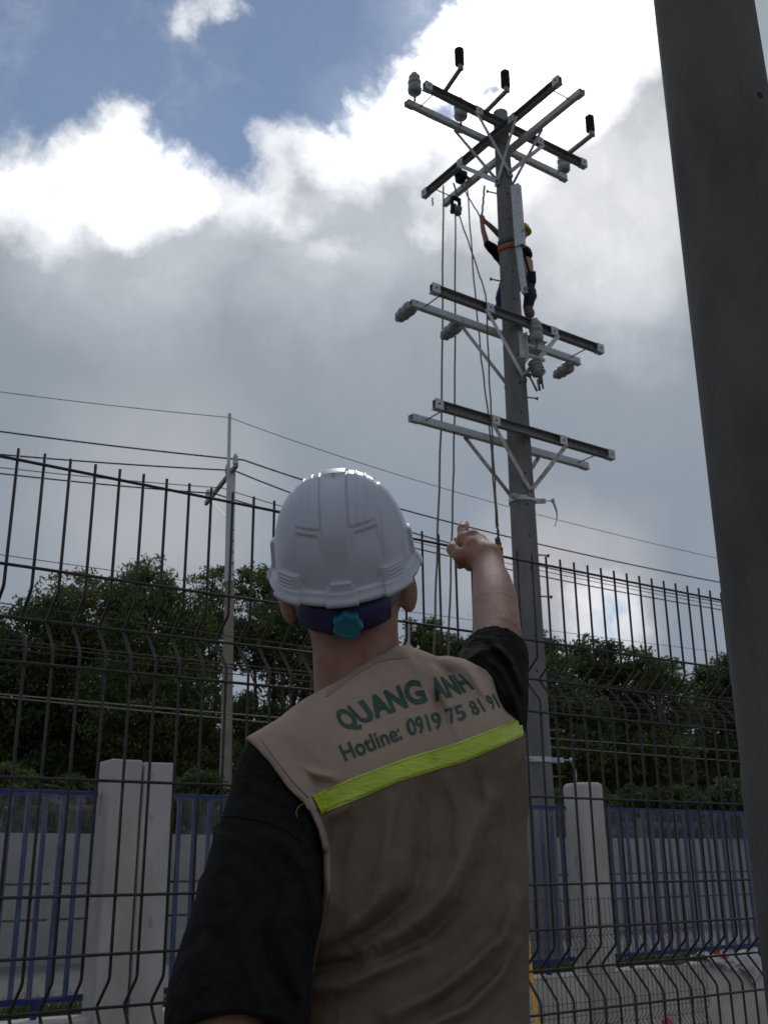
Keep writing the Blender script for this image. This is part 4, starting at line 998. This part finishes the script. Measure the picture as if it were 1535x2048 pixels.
# cloth folds: (x0,y0,x1,y1,width px, height m), each a sculpted ridge (or crease when negative) on the back
FOLDS = [([(637, 1889), (686, 1864), (736, 1820), (775, 1775), (785, 1725)], 19, .010), ([(731, 1904), (785, 1874), (845, 1834), (894, 1785), (924, 1725), (949, 1656), (979, 1597)], 24, .017),
         ([(597, 1978), (686, 1973), (751, 1938), (835, 1905)], 17, .012), ([(776, 2030), (884, 1980), (959, 1922), (1008, 1874), (1033, 1800)], 20, .014), ([(835, 2060), (934, 2018), (998, 1955), (1033, 1890)], 13, .010),
         ([(716, 1940), (785, 1912), (860, 1868), (915, 1810), (950, 1740)], 14, -.008), ([(700, 1890), (770, 1848), (825, 1790), (850, 1720)], 16, -.008), ([(860, 2020), (930, 1965), (985, 1905)], 10, -.006), ([(620, 1940), (700, 1925), (760, 1890)], 12, -.007),
         ([(657, 1640), (700, 1606)], 12, .005), ([(700, 1650), (672, 1740)], 12, -.005), ([(894, 1557), (919, 1626), (909, 1690)], 14, .006), ([(785, 1600), (771, 1706), (750, 1775)], 14, .006), ([(850, 1570), (845, 1680), (830, 1740)], 16, -.005), ([(950, 1545), (965, 1640)], 10, -.004), ([(650, 1700), (660, 1800), (640, 1880)], 10, .006),
         ([(1000, 1500), (1015, 1640), (1000, 1760)], 12, .004),
         ([(808, 1308), (850, 1345), (905, 1425)], 10, .0060), ([(833, 1322), (866, 1370), (880, 1440)], 9, -.0065), ([(893, 1318), (930, 1335), (975, 1390)], 10, .0065), ([(866, 1325), (905, 1352), (930, 1390)], 8, -.0060), ([(935, 1345), (1005, 1440)], 9, .0030), ([(880, 1400), (900, 1490)], 9, -.0040), ([(850, 1440), (868, 1510)], 9, .0035), ([(905, 1440), (928, 1492)], 8, .003),
         ([(588, 1530), (625, 1562), (665, 1572)], 8, -.0045), ([(575, 1515), (620, 1545), (672, 1556)], 7, .0045), ([(1000, 1390), (1035, 1500)], 9, -.003), ([(730, 1350), (640, 1440)], 26, .002)]
LSF = [([(425, 1640), (455, 1740), (478, 1860), (510, 1985)], 10, .008), ([(470, 1700), (540, 1760), (600, 1860)], 12, -.005), ([(555, 1670), (610, 1740), (640, 1840)], 13, .009), ([(590, 1790), (570, 1880), (600, 1990)], 13, .009), ([(530, 1850), (545, 1930), (590, 2010)], 11, -.007),
       ([(360, 1985), (400, 2025), (470, 2040), (560, 2030)], 9, .008), ([(500, 1590), (575, 1625), (640, 1700)], 10, -.004), ([(400, 1760), (418, 1850), (410, 1920)], 9, .005)]
RSF = [([(930, 1322), (965, 1300), (1000, 1298)], 6, .0045), ([(955, 1305), (1000, 1340), (1035, 1420)], 6, .006), ([(985, 1285), (1020, 1320), (1042, 1380)], 6, .006), ([(930, 1330), (975, 1365), (1015, 1430)], 6, -.005), ([(975, 1290), (1010, 1330), (1038, 1400)], 5, -.005), ([(1005, 1335), (1030, 1400), (1044, 1480)], 6, .006), ([(945, 1315), (985, 1350), (1015, 1400)], 5, .005)]
def folds(P, L):
    gain = 1.5 if L is RSF else (1.3 if L is LSF else 1.25)
    x, y = project(P); o_ = np.zeros(len(P))
    for pts, w_, h_ in L:
        best = np.full(len(P), 1e9); tt_ = np.zeros(len(P)); n_ = len(pts)-1
        for k in range(n_):
            (x0, y0), (x1, y1) = pts[k], pts[k+1]; dx, dy = x1-x0, y1-y0; tc_ = np.clip(((x-x0)*dx+(y-y0)*dy)/(dx*dx+dy*dy), 0, 1)
            dd = (x-x0-tc_*dx)**2+(y-y0-tc_*dy)**2; m_ = dd < best; best = np.where(m_, dd, best); tt_ = np.where(m_, (k+tc_)/n_, tt_)
        o_ += h_*np.exp(-best/(w_*w_))*(.35+.65*np.sin(PI*np.clip(tt_, .03, .97))**.6)
    return o_*gain
_ph = rng.uniform(0, 6, 12)
def soft(P, s_=1.0):
    return s_*(.0022*np.sin(P[:, 0]*31+P[:, 2]*24+_ph[0])*np.sin(P[:, 2]*17+_ph[1])+.0014*np.sin(P[:, 0]*58-P[:, 2]*41+_ph[2])*np.sin(P[:, 1]*39+_ph[3])+.0008*np.sin(P[:, 0]*120+P[:, 2]*80+_ph[4])*np.sin(P[:, 2]*97+_ph[5]))
# t-shirt with two sleeves
LS = [A_(548, 1545, 1.468, .050), A_(537, 1700, 1.44, .071), A_(484, 1960, 1.365, .082), A_(474, 2060, 1.35, .084)]
RS = [A_(982, 1430, 1.63, .056), A_(988, 1335, 1.695, .054), A_(993, 1290, 1.735, .053)]
RS2 = [A_(930, 1396, 1.64, .052), A_(985, 1325, 1.70, .044)]
ldir = LS[3][0]-LS[1][0]; ldir /= np.linalg.norm(ldir); lcut = at(470, 2096, 1.36)
rdir = sho_R[12][0]-sho_R[0][0]; rdir /= np.linalg.norm(rdir); rcut = at(992, 1314, 1.722)
LSs = spl(LS)
def shirt_f(P):
    X_, Y_ = project(P)
    fl = folds(P, LSF); fr = folds(P, RSF)
    t0 = torso(P)+.004+.03*np.clip((Y_-1560)/60, 0, 1)*np.clip((X_-640)/40, 0, 1)
    sl_ = chain(P, LSs, .03)-fl-soft(P, .25); q_ = (P-lcut)@ldir+.010*np.sin(P[:, 0]*30)
    cav = rcone(P, LS[2][0], LS[3][0]+ldir*.05, .060, .078)
    sl_ = np.maximum(np.maximum(sl_, q_), -np.where(q_ > -.07, cav, 1))
    sr = smin(chain(P, spl(RS), .02), chain(P, RS2, .02), .02)-fr-soft(P, .3); q2 = (P-rcut)@rdir
    cav2 = rcone(P, RS[1][0], RS[2][0]+rdir*.05, .040, .047)
    sr = np.maximum(np.maximum(sr, q2), -np.where(q2 > -.05, cav2, 1))
    d = smin(smin(t0, sl_, .012), sr, .012)
    d = np.maximum(d, -(rcone(P, at(722, 1420, 1.585), HP(.006, -.022, -.060), .074, .068)))
    return np.maximum(d, .93-P[:, 2])
tee = sdf_part('t_shirt', shirt_f, (-.42, 1.1, .9), (.5, 1.95, 1.68), .0042, M['tshirt'], man)
# stitched sleeve seam
# vest
AL = np.array([(1380, 455), (1466, 470), (1478, 492), (1492, 509), (1527, 541), (1577, 576), (1606, 607), (1634, 624), (1663, 636), (1700, 645), (1780, 645), (1843, 634), (1954, 609), (2050, 590), (2400, 560)], float)
AR = np.array([(1200, 890), (1300, 915), (1314, 921), (1323, 939), (1340, 971), (1357, 990), (1399, 1024), (1434, 1037), (1487, 1049), (1600, 1056), (2400, 1060)], float)
def vest_f(P):
    x, y = project(P)
    d = torso(P, .035)-.007-folds(P, FOLDS)*np.where(y > 1530, 1.55, 1.0)-soft(P, .22)
    d = smin(d, rcone(P, at(505, 1507, 1.452), at(580, 1490, 1.462), .020, .036), .012)
    back = (P-MO)[:, 1]
    s_ = .00072
    ylim = np.clip((y-1700)/60, 0, 1)*.05
    d = np.minimum(d, chain(P, LSs, .03)-.009+ylim+np.where(x < 400, .05, 0))
    cut = np.maximum(d, (np.interp(y, AL[:, 0], AL[:, 1])-x)*s_)
    cut = np.maximum(cut, (x-np.interp(y, AR[:, 0], AR[:, 1]))*s_)
    nl = np.interp(x, [560, 600, 640, 680, 712, 745, 775, 805, 860, 900], [1440, 1412, 1386, 1357, 1333, 1315, 1305, 1304, 1320, 1330])
    nk = rcone(P, at(722, 1420, 1.585), HP(.006, -.022, -.060), .078, .072)
    cut = np.maximum(cut, -np.maximum(nk, (y-nl)*s_))
    # inner edge of the arm hole lifts off the shirt
    return np.maximum(cut, .86-P[:, 2])
vest = sdf_part('safety_vest', vest_f, (-.42, 1.1, .82), (.5, 1.95, 1.66), .0034, M['vest'], man)
vest.data.materials.append(M['vestmesh'])
STT = np.array([(622, 1592), (650, 1580), (703, 1556), (794, 1522), (848, 1504), (901, 1490), (970, 1464), (1037, 1438), (1060, 1430)], float)
STB = np.array([(640, 1629), (650, 1626), (730, 1592), (797, 1563), (864, 1542), (917, 1527), (984, 1500), (1045, 1472), (1064, 1464)], float)
nf = len(vest.data.polygons); cen = np.zeros(nf*3); vest.data.polygons.foreach_get('center', cen); cen = cen.reshape(-1, 3)+MO
fx, fy = project(cen); mi = (fy > np.interp(fx, STB[:, 0], STB[:, 1])-12).astype(np.int32)
if False: edge = (fx-np.interp(fy, AL[:, 0], AL[:, 1]) < 15) | (np.interp(fy, AR[:, 0], AR[:, 1])-fx < 8)
vest.data.polygons.foreach_set('material_index', mi)
me_v = vest.data; bv = BVHTree.FromPolygons([tuple(np.array(v.co)+MO) for v in me_v.vertices], [p_.vertices[:] for p_ in me_v.polygons])
def strip(name, T, B_, n_, m__, mat_, off, par, t0=0.0, t1=1.0, v0=0.0, v1=1.0):
    V = []; F = []
    tt = np.linspace(0, 1, len(T)); 
    for j in range(m__+1):
        for i in range(n_+1):
            a = t0+(t1-t0)*i/n_; c = v0+(v1-v0)*j/m__
            x = np.interp(a, tt, T[:, 0])*(1-c)+np.interp(a, tt, B_[:, 0])*c; y = np.interp(a, tt, T[:, 1])*(1-c)+np.interp(a, tt, B_[:, 1])*c
            r = ray(x, y); r = r/np.linalg.norm(r); hit, nrm, _, _ = bv.ray_cast(Vector(C0), Vector(r))
            if hit is None: V.append(None)
            else:
                ed_ = min(1, 6*min(c, 1-c, ) + .35) if v1-v0 > .9 else 1
                V.append(tuple(np.array(hit+(nrm if nrm.dot(Vector(r)) < 0 else -nrm)*off*ed_)-MO))
    for j in range(m__):
        for i in range(n_):
            q_ = (j*(n_+1)+i, j*(n_+1)+i+1, (j+1)*(n_+1)+i+1, (j+1)*(n_+1)+i)
            if all(V[k] is not None for k in q_): F.append(q_)
    us_ = sorted({k for q_ in F for k in q_}); mp = {k: i for i, k in enumerate(us_)}; V = [V[k] for k in us_]; F = [tuple(mp[k] for k in q_) for q_ in F]
    me = bpy.data.meshes.new(name); me.from_pydata(V, [], F); me.update(); o = link(name, me, mat_, par, smooth=True)
    return o
stp = strip('reflective_stripe', STT[:-1], STB[:-1], 90, 10, M['hivis'], .0028, vest)
strip('stripe_stitching', STT[:-1], STB[:-1], 90, 1, M['stitch'], .0034, vest, v0=.10, v1=.125)
strip('stripe_stitching', STT[:-1], STB[:-1], 90, 1, M['stitch'], .0034, vest, v0=.89, v1=.915)
for (x0, y0, x1, y1) in ((0, 0, 0, 0),): pass
ys_ = np.linspace(1482, 2040, 60); ax_ = np.interp(ys_, AL[:, 0], AL[:, 1])
strip('armhole_binding', np.stack([ax_+3.5, ys_], 1), np.stack([ax_+15, ys_], 1), 110, 4, M['piping'], .0016, vest)
ys_ = np.linspace(1336, 1428, 24); ax_ = np.interp(ys_, AR[:, 0], AR[:, 1])
strip('armhole_binding', np.stack([ax_-12, ys_], 1), np.stack([ax_-3.5, ys_], 1), 50, 3, M['piping'], .0014, vest)
xs_ = np.linspace(650, 812, 40); nl_ = np.interp(xs_, [560, 600, 640, 680, 712, 745, 775, 805, 860, 900], [1440, 1412, 1386, 1357, 1333, 1315, 1305, 1304, 1320, 1330])
strip('collar_binding', np.stack([xs_+1, nl_+3], 1), np.stack([xs_+6, nl_+13], 1), 60, 3, M['piping'], .0014, vest)
# printed words
def print_text(s_, Bc, Tc, off, name):
    me_ = text_mesh(s_, off, 1.02, 2); xs = np.array([v.co.x for v in me_.vertices]); x0, x1 = xs.min(), xs.max()
    Bc = np.array(Bc, float); Tc = np.array(Tc, float); tt = Bc[:, 2]
    def fxy(a, b_):
        t_ = (a-x0)/(x1-x0); h_ = b_/.70
        bx_ = np.interp(t_, tt, Bc[:, 0]); by_ = np.interp(t_, tt, Bc[:, 1]); tx = np.interp(t_, tt, Tc[:, 0]); ty = np.interp(t_, tt, Tc[:, 1])
        return bx_+(tx-bx_)*h_, by_+(ty-by_)*h_
    lay_on(me_, bv, fxy, .0012)
    for v in me_.vertices: v.co = v.co-Vector(MO)
    link(name, me_, M['print'], vest)
print_text('QUANG ANH', [(688, 1461, 0), (733, 1443, .18), (768, 1430, .30), (800, 1417, .43), (842, 1405, .56), (872, 1400, .65), (905, 1392, .80), (948, 1376, 1)],
           [(666, 1426, 0), (702, 1411, .13), (748, 1391, .30), (785, 1376, .43), (822, 1362, .53), (858, 1356, .62), (886, 1355, .78), (921, 1348, 1)], .036, 'printed_lettering')
print_text('Hotline: 0919 75 81 91', [(690, 1522, 0), (794, 1482, .31), (808, 1476, .36), (824, 1470, .40), (874, 1458, .565), (896, 1448, .62), (919, 1441, .70), (938, 1434, .745), (966, 1424, .84), (980, 1420, .90), (999, 1414, 1)],
           [(676, 1492, 0), (782, 1451, .31), (796, 1446, .36), (816, 1438, .40), (864, 1427, .565), (884, 1420, .62), (908, 1413, .70), (928, 1407, .745), (950, 1399, .84), (966, 1393, .90), (985, 1388, 1)], .020, 'printed_lettering')
# collar binding
bvs = BVHTree.FromPolygons([tuple(np.array(v.co)+MO) for v in tee.data.vertices], [p_.vertices[:] for p_ in tee.data.polygons])
Tc = np.array([(648, 1381), (680, 1354), (712, 1330), (745, 1313), (775, 1305), (800, 1303), (818, 1310)], float)
def line_on(pts, r, m_, name, par, push=.0012, bv=bv):
    P = []
    for i in range(len(pts)-1):
        for t_ in np.linspace(0, 1, 7)[:-1]:
            x = pts[i][0]+(pts[i+1][0]-pts[i][0])*t_; y = pts[i][1]+(pts[i+1][1]-pts[i][1])*t_; r_ = ray(x, y); r_ = r_/np.linalg.norm(r_)
            h_, n_, _, _ = bv.ray_cast(Vector(C0), Vector(r_))
            if h_ is not None: P.append(np.array(h_)-r_*push-MO)
    if len(P) > 2: mb = MB(); mb.tube(P, r, 6); mb.build(name, m_, par, True)
line_on([(652, 1394), (690, 1364), (722, 1342), (752, 1325), (780, 1317), (806, 1316)], .0014, M['piping'], 'collar_seam', vest)
line_on([(520, 1475), (552, 1520), (590, 1568), (622, 1600)], .0010, M['piping'], 'armhole_seam', vest)
line_on([(985, 1368), (1015, 1402), (1030, 1440), (1040, 1480)], .0010, M['piping'], 'armhole_seam', vest)
line_on([(436, 1632), (480, 1633), (530, 1643), (575, 1662), (612, 1690)], .0016, M['tshirt'], 'sleeve_seam', tee, .0005, bvs)
# loose lime piping thread inside the arm hole
mb = MB(); mb.tube([at(x, y, Y_)-MO for x, y, Y_ in ((609, 1606, 1.40), (597, 1613, 1.385), (592, 1624, 1.380), (594, 1636, 1.38))], .0005, 5); mb.build('loose_thread', M['stitch'], vest, True)
# hard hat
RX, RY_, RH = .1050, .119, .148
def smooth01(t_): t_ = np.clip(t_, 0, 1); return t_*t_*(3-2*t_)
def box01(v, lo, hi, s_): return smooth01((v-lo)/s_+.5)*smooth01((hi-v)/s_+.5)
hat = thing('hard_hat', '', ''); del hat['label']; del hat['category']; hat.parent = man; hat.location = tuple(HO-MO)
NL, NM = 840, 380; F = []
e_, a_ = np.meshgrid(PI/2*np.arange(NM+1)/NM, 2*PI*np.arange(NL)/NL, indexing='ij')
sx, sy = np.sin(a_), -np.cos(a_); ce = np.cos(e_)**.74; se = np.sin(e_)**.96
x, y, z = RX*sx*ce, RY_*sy*ce, RH*se; xr = x/RX; hh = z/RH; disp = np.zeros_like(x)
top = smooth01((hh-.28)/.35); disp += .0042*box01(xr, -.17, .17, .02)*top
bk = smooth01((hh-.66)/.03)
for s_ in (-1, 1):
    disp += .0018*box01(xr*s_, .20, .56, .016)*bk
    disp += .0015*box01(xr*s_, .30, .33, .012)*bk; disp += .0015*box01(xr*s_, .42, .45, .012)*bk
    wd = (hh-.30)/.32
    disp -= np.where(sy < .2,   .0026*box01(xr*s_, .16+.10*wd, .60-.03*wd, .035)*box01(hh, .34, .62, .035)*smooth01((hh-.32)/.28), 0)
    disp += .0020*box01(xr*s_, .62, 1.2, .03)*smooth01((hh-.2)/.2)
an = np.degrees(np.arctan2(x, -y)); w0 = 6.5+(.20-hh)*16; rear = sy < .3
disp += np.where(rear, .0102*box01(an, -w0, w0*1.05, .8)*box01(hh, -.2, .185, .012), 0)
for s_ in (-1, 1):
    an2 = an*s_; disp += np.where(rear, .0102*box01(an2, 31-(.22-hh)*14, 52+(.22-hh)*8, .9)*box01(hh, -.2, .235, .012), 0)
    for q_ in (.115, .150, .185): disp += np.where(rear, .0012*box01(an2, 34, 49, 1)*box01(hh, q_, q_+.010, .008), 0)
    disp += .006*box01(an2, 84, 96, 3)*box01(hh, -.2, .38, .05)
lugm = np.clip(disp/.0102, 0, 1)*(hh < .26)*rear; disp += .0048*smooth01((.110-hh)/.030)*(1-.6*lugm)+.0040*np.exp(-(z/.006)**2)
nn = np.stack([x/RX**2, y/RY_**2, z/RH**2], -1); nn /= np.linalg.norm(nn, axis=-1)[..., None]
Pn = np.stack([x, y, z], -1)+nn*disp[..., None]
fl_ = (.003*np.clip(1-z/.02, 0, 1))[..., None]; Pn += np.stack([sx, sy, 0*sx], -1)*fl_
Pn[..., 2] -= .006*np.maximum(0, -sy)
V = list(Pn.reshape(-1, 3))
# fold the rim inwards, and an inner shell
outer = len(V)
for ring in range(2):
    for i in range(NL):
        b_ = V[i]; d = np.array([b_[0], b_[1], 0]); d /= np.linalg.norm(d)
        V.append(b_+np.array([0, 0, -.0045 if ring == 0 else -.004])-d*(.001 if ring == 0 else .006))
for k in range(1, 9):
    s_ = k/8
    for i in range(NL):
        a = 2*PI*i/NL; V.append(np.array([(RX-.004)*math.sin(a)*math.cos(s_*PI/2), -(RY_-.004)*math.cos(a)*math.cos(s_*PI/2), (RH-.006)*math.sin(s_*PI/2)*1.0+.0]))
for j in range(NM): F += [(j*NL+i, j*NL+(i+1) % NL, (j+1)*NL+(i+1) % NL, (j+1)*NL+i) for i in range(NL)]
seq = [0]+[outer+k*NL for k in range(10)]
for a_, b_ in zip(seq[:-1], seq[1:]): F += [(a_+(i+1) % NL, a_+i, b_+i, b_+(i+1) % NL) for i in range(NL)]
Vw = [tuple(hR*p[0]+hF*p[1]+hU*p[2]) for p in V]
# front visor
me = bpy.data.meshes.new('shell'); me.from_pydata(Vw, [], F); me.update(); sh = link('shell', me, M['helmet'], hat, smooth=True)
mb = MB(); VV = []; FF = []
for i in range(25):
    a = math.radians(-62+124*i/24)
    for k, (ex, dz) in enumerate(((0, .0), (.045*math.cos(a*1.4), -.016), (.045*math.cos(a*1.4), -.019), (0, -.005))):
        VV.append(hR*((RX+.006+ex)*math.sin(a))+hF*((RY_+.006+ex)*math.cos(a))+hU*dz)
for i in range(24): FF += [(i*4+k, i*4+4+k, i*4+4+(k+1) % 4, i*4+(k+1) % 4) for k in range(4)]
mb.add(VV, FF); mb.build('visor', M['helmet'], hat, True)
def band(name, a0, a1, z0, z1, rx, ry, m_, th_=.003, dip=0.0, n_=50):
    mb = MB(); VV = []; FF = []
    for i in range(n_+1):
        a = math.radians(a0+(a1-a0)*i/n_); dp = -dip*math.cos(a)
        for (r_, z_) in ((0, z0), (0, (z0+z1)/2), (0, z1), (-th_, z1), (-th_, z0)):
            q_ = .003 if z_ == (z0+z1)/2 else 0
            VV.append(hR*((rx+r_+q_)*math.sin(a))-hF*((ry+r_+q_)*math.cos(a))+hU*(z_+dp))
    for i in range(n_): FF += [(i*5+k, i*5+5+k, i*5+5+(k+1) % 5, i*5+(k+1) % 5) for k in range(5)]
    FF += [(0, 1, 2, 3, 4), tuple(n_*5+k for k in (4, 3, 2, 1, 0))]
    mb.add(VV, FF); return mb.build(name, m_, hat, True)
band('headband', -125, 125, -.040, -.006, .086, .108, M['band'], dip=.010)
band('headband', -180, 180, -.010, .012, .092, .112, M['band'])
nap = band('nape_strap', -50, 46, -.050, -.004, .091, .117, M['bandb'], dip=.010)
# ratchet knob with seven lobes
kc = HP(.004, -.122, -.040)-HO; kd = -hF*.96-hU*.1; kd /= np.linalg.norm(kd)
mb = MB(); x_, y_ = mb.frame(kd); n_ = 84; VV = []; FF = []
for (h_, s_) in ((0, .92), (.012, .97), (.017, .90), (.0175, .66), (.0160, .62), (.0160, 0.02)):
    for i in range(n_):
        a = 2*PI*i/n_; r_ = .0215*s_*(1+(.085*math.cos(7*a) if s_ > .7 else 0)); VV.append(kc+kd*h_+x_*r_*math.cos(a)+y_*r_*math.sin(a))
for j in range(5): FF += [(j*n_+i, j*n_+(i+1) % n_, (j+1)*n_+(i+1) % n_, (j+1)*n_+i) for i in range(n_)]
FF.append(tuple(range(n_))[::-1]); mb.add(VV, FF); o = mb.build('ratchet_knob', M['knob'], hat); smooth_angle(o.data, 35)
# trousers and boots (below the frame)
def trou_f(P):
    d = smin(chain(P, [(hipL, .115), (np.array([-.07, 1.57, .48]), .085), (footL+ZA*.12, .072)]), chain(P, [(hipR, .115), (np.array([.17, 1.66, .48]), .085), (footR+ZA*.12, .072)]), .03)
    d = smin(d, rcone(P, (hipL+hipR)/2+ZA*.04, (hipL+hipR)/2+ZA*-.02, .14, .13), .04)
    return np.maximum(np.maximum(d, .09-P[:, 2]), P[:, 2]-.98)-soft(P, 1.5)
sdf_part('trousers', trou_f, (-.3, 1.3, .05), (.42, 1.9, 1.02), .009, M['jeans'], man)
for ft in (footL, footR):
    def boot_f(P, ft=ft): return np.maximum(smin(rcone(P, ft+np.array([0, -.03, .05]), ft+np.array([-.02, .16, .035]), .052, .040), rcone(P, ft+ZA*.06, ft+ZA*.16, .052, .055), .02), .002-P[:, 2])
    sdf_part('boot', boot_f, ft-.25, ft+.32, .007, M['boot'], man)

# ------------------------------------------------------------------ the climber on the pole
wk = thing('person', 'climber in yellow helmet and blue jeans hugging the pole, both hands on a rope', 'person', None, tuple(at(1030, 630, 12.75)))
WO = at(1030, 630, 12.75)
def K(x, y, Y, r): return (at(x, y, Y), r)
def wsdf(name, fn, c, R_, h, m_, par): return sdf_part(name, fn, c-R_, c+R_, h, m_, par, WO)
wc = at(1025, 530, 12.8)
armL = [K(1003, 515, 12.78, .04), K(973, 487, 12.62, .042), K(966, 462, 12.6, .036), K(963, 444, 12.6, .03)]
armR = [K(1032, 500, 12.9, .055), K(998, 470, 12.75, .043), K(980, 452, 12.65, .035), K(966, 440, 12.6, .03)]
def wbody(P):
    d = smin(chain(P, armL), chain(P, armR), .02)
    for dx, dy in ((0, 0), (-4, -6), (2, -7), (4, -3), (-2, -9)): d = smin(d, rcone(P, at(964, 442, 12.6), at(963+dx, 436+dy*.6, 12.58), .03, .016), .015)
    d = smin(d, ellip(P, at(1041, 468, 12.82), np.eye(3), (.085, .10, .12)), .02)
    d = smin(d, rcone(P, at(1040, 480, 12.85), at(1036, 505, 12.9), .06, .07), .02)
    d = smin(d, rcone(P, at(1036, 508, 12.90), at(1036, 555, 12.87), .09, .09), .04)
    return d
wsdf('body', wbody, at(1010, 500, 12.75), np.array([.55, .5, .7]), .013, M['skin2'], wk)
def wshirt(P):
    t0 = smin(rcone(P, at(1012, 512, 12.88), at(1050, 508, 12.9), .10, .095), rcone(P, at(1034, 520, 12.9), at(1036, 550, 12.88), .145, .14), .05)
    return smin(smin(t0, rcone(P, at(1008, 520, 12.84), at(976, 490, 12.63), .10, .066), .03), rcone(P, at(1048, 502, 12.86), at(1054, 510, 12.76), .085, .075), .03)+.006*np.sin(P[:, 0]*40)*np.sin(P[:, 2]*50)
wsdf('t_shirt', wshirt, at(1015, 520, 12.8), np.array([.5, .45, .45]), .013, M['tshirt'], wk)
def wvest(P):
    return np.maximum(smin(rcone(P, at(1034, 519, 12.88), at(1040, 547, 12.84), .155, .16), rcone(P, at(1052, 526, 12.74), at(1052, 548, 12.72), .09, .10), .03), P[:, 2]-at(1040, 512, 12.8)[2])
wsdf('safety_vest', wvest, at(1038, 535, 12.85), np.array([.35, .35, .4]), .013, M['vest'], wk)
def wjean(P):
    d = chain(P, [K(1046, 556, 12.80, .125), K(1060, 590, 12.66, .088), K(1055, 614, 12.74, .07)], .03)
    d = smin(d, chain(P, [K(1020, 556, 12.84, .125), K(1003, 592, 12.66, .085), K(1000, 620, 12.74, .07)], .03), .04)
    return d+.006*np.sin(P[:, 0]*45)*np.sin(P[:, 2]*60)
wsdf('jeans', wjean, at(1030, 588, 12.75), np.array([.4, .4, .45]), .013, M['jeans'], wk)
for nm_, pts in (('boot', [K(1054, 616, 12.76, .06), K(1058, 626, 12.60, .072)]), ('boot', [K(998, 622, 12.72, .06), K(986, 631, 12.56, .068)])):
    wsdf(nm_, lambda P, pts=pts: chain(P, [(pts[0][0], pts[0][1]), (pts[1][0], pts[1][1]), (pts[1][0]+(pts[1][0]-pts[0][0])*.35, pts[1][1]*.8)]), pts[0][0], .3, .012, M['boot'], wk)
mb = MB(); hc = at(1042, 462, 12.82); mb.lathe(hc-ZA*.01, ZA*1.0+np.array([.15, 0, 0]), [(0, .145), (.012, .145), (.014, .125), (.05, .12), (.09, .10), (.12, .065), (.135, .02)], 24); o = mb.build('hard_hat', M['yhelmet'], wk); o.data.transform(Matrix.Translation(-Vector(WO))); smooth_angle(o.data, 50)
mb = MB(); b0 = at(1038, 556, 12.8); n_ = 24
mb.tube([b0+np.array([.185*math.cos(2*PI*k/n_), .15*math.sin(2*PI*k/n_)+.02, 0])-WO for k in range(n_+1)], .03, 8); mb.box(at(1063, 556, 12.66)-WO, (.05, 0, 0), (0, .05, 0), (0, 0, .08)); mb.tube([at(1063, 560, 12.66)-WO, at(1066, 575, 12.66)-WO], .018, 6); mb.tube([at(1047, 508, 12.68)-WO, at(1058, 548, 12.62)-WO], .02, 6); mb.build('tool_belt', M['black'], wk)
# harness straps round the pole
for (y0, y1, m_, r_, lab) in ((462, 468, 'green', .022, 'green safety strap looped round the pole above the orange one'), (470, 480, 'orange', .026, 'orange safety strap looped round the pole at the climber\'s chest')):
    z_ = at(1010, y1, PY-.12)[2]; P = []
    for k in range(41):
        a = 2*PI*k/40; rr_ = prad(z_)+.008+(.10 if math.sin(a) > .2 else 0)*math.sin(a)*0
        P.append(np.array([PX+rr_*math.cos(a), PY+rr_*math.sin(a), z_-.10*(1-(math.cos(a-.9)*.5+.5))]))
    V = []; F = []
    for p in P:
        d = p-np.array([PX, PY, p[2]]); d /= np.linalg.norm(d)
        V += [p-ZA*r_*1.6, p+ZA*r_*1.6, p+ZA*r_*1.6+d*.008, p-ZA*r_*1.6+d*.008]
    for k in range(40): F += [(k*4+j, k*4+4+j, k*4+4+(j+1) % 4, k*4+(j+1) % 4) for j in range(4)]
    mb = MB(); mb.add(V, F); tag(mb.build('safety_strap', M[m_], None, True), lab, 'strap', 'straps round the pole')
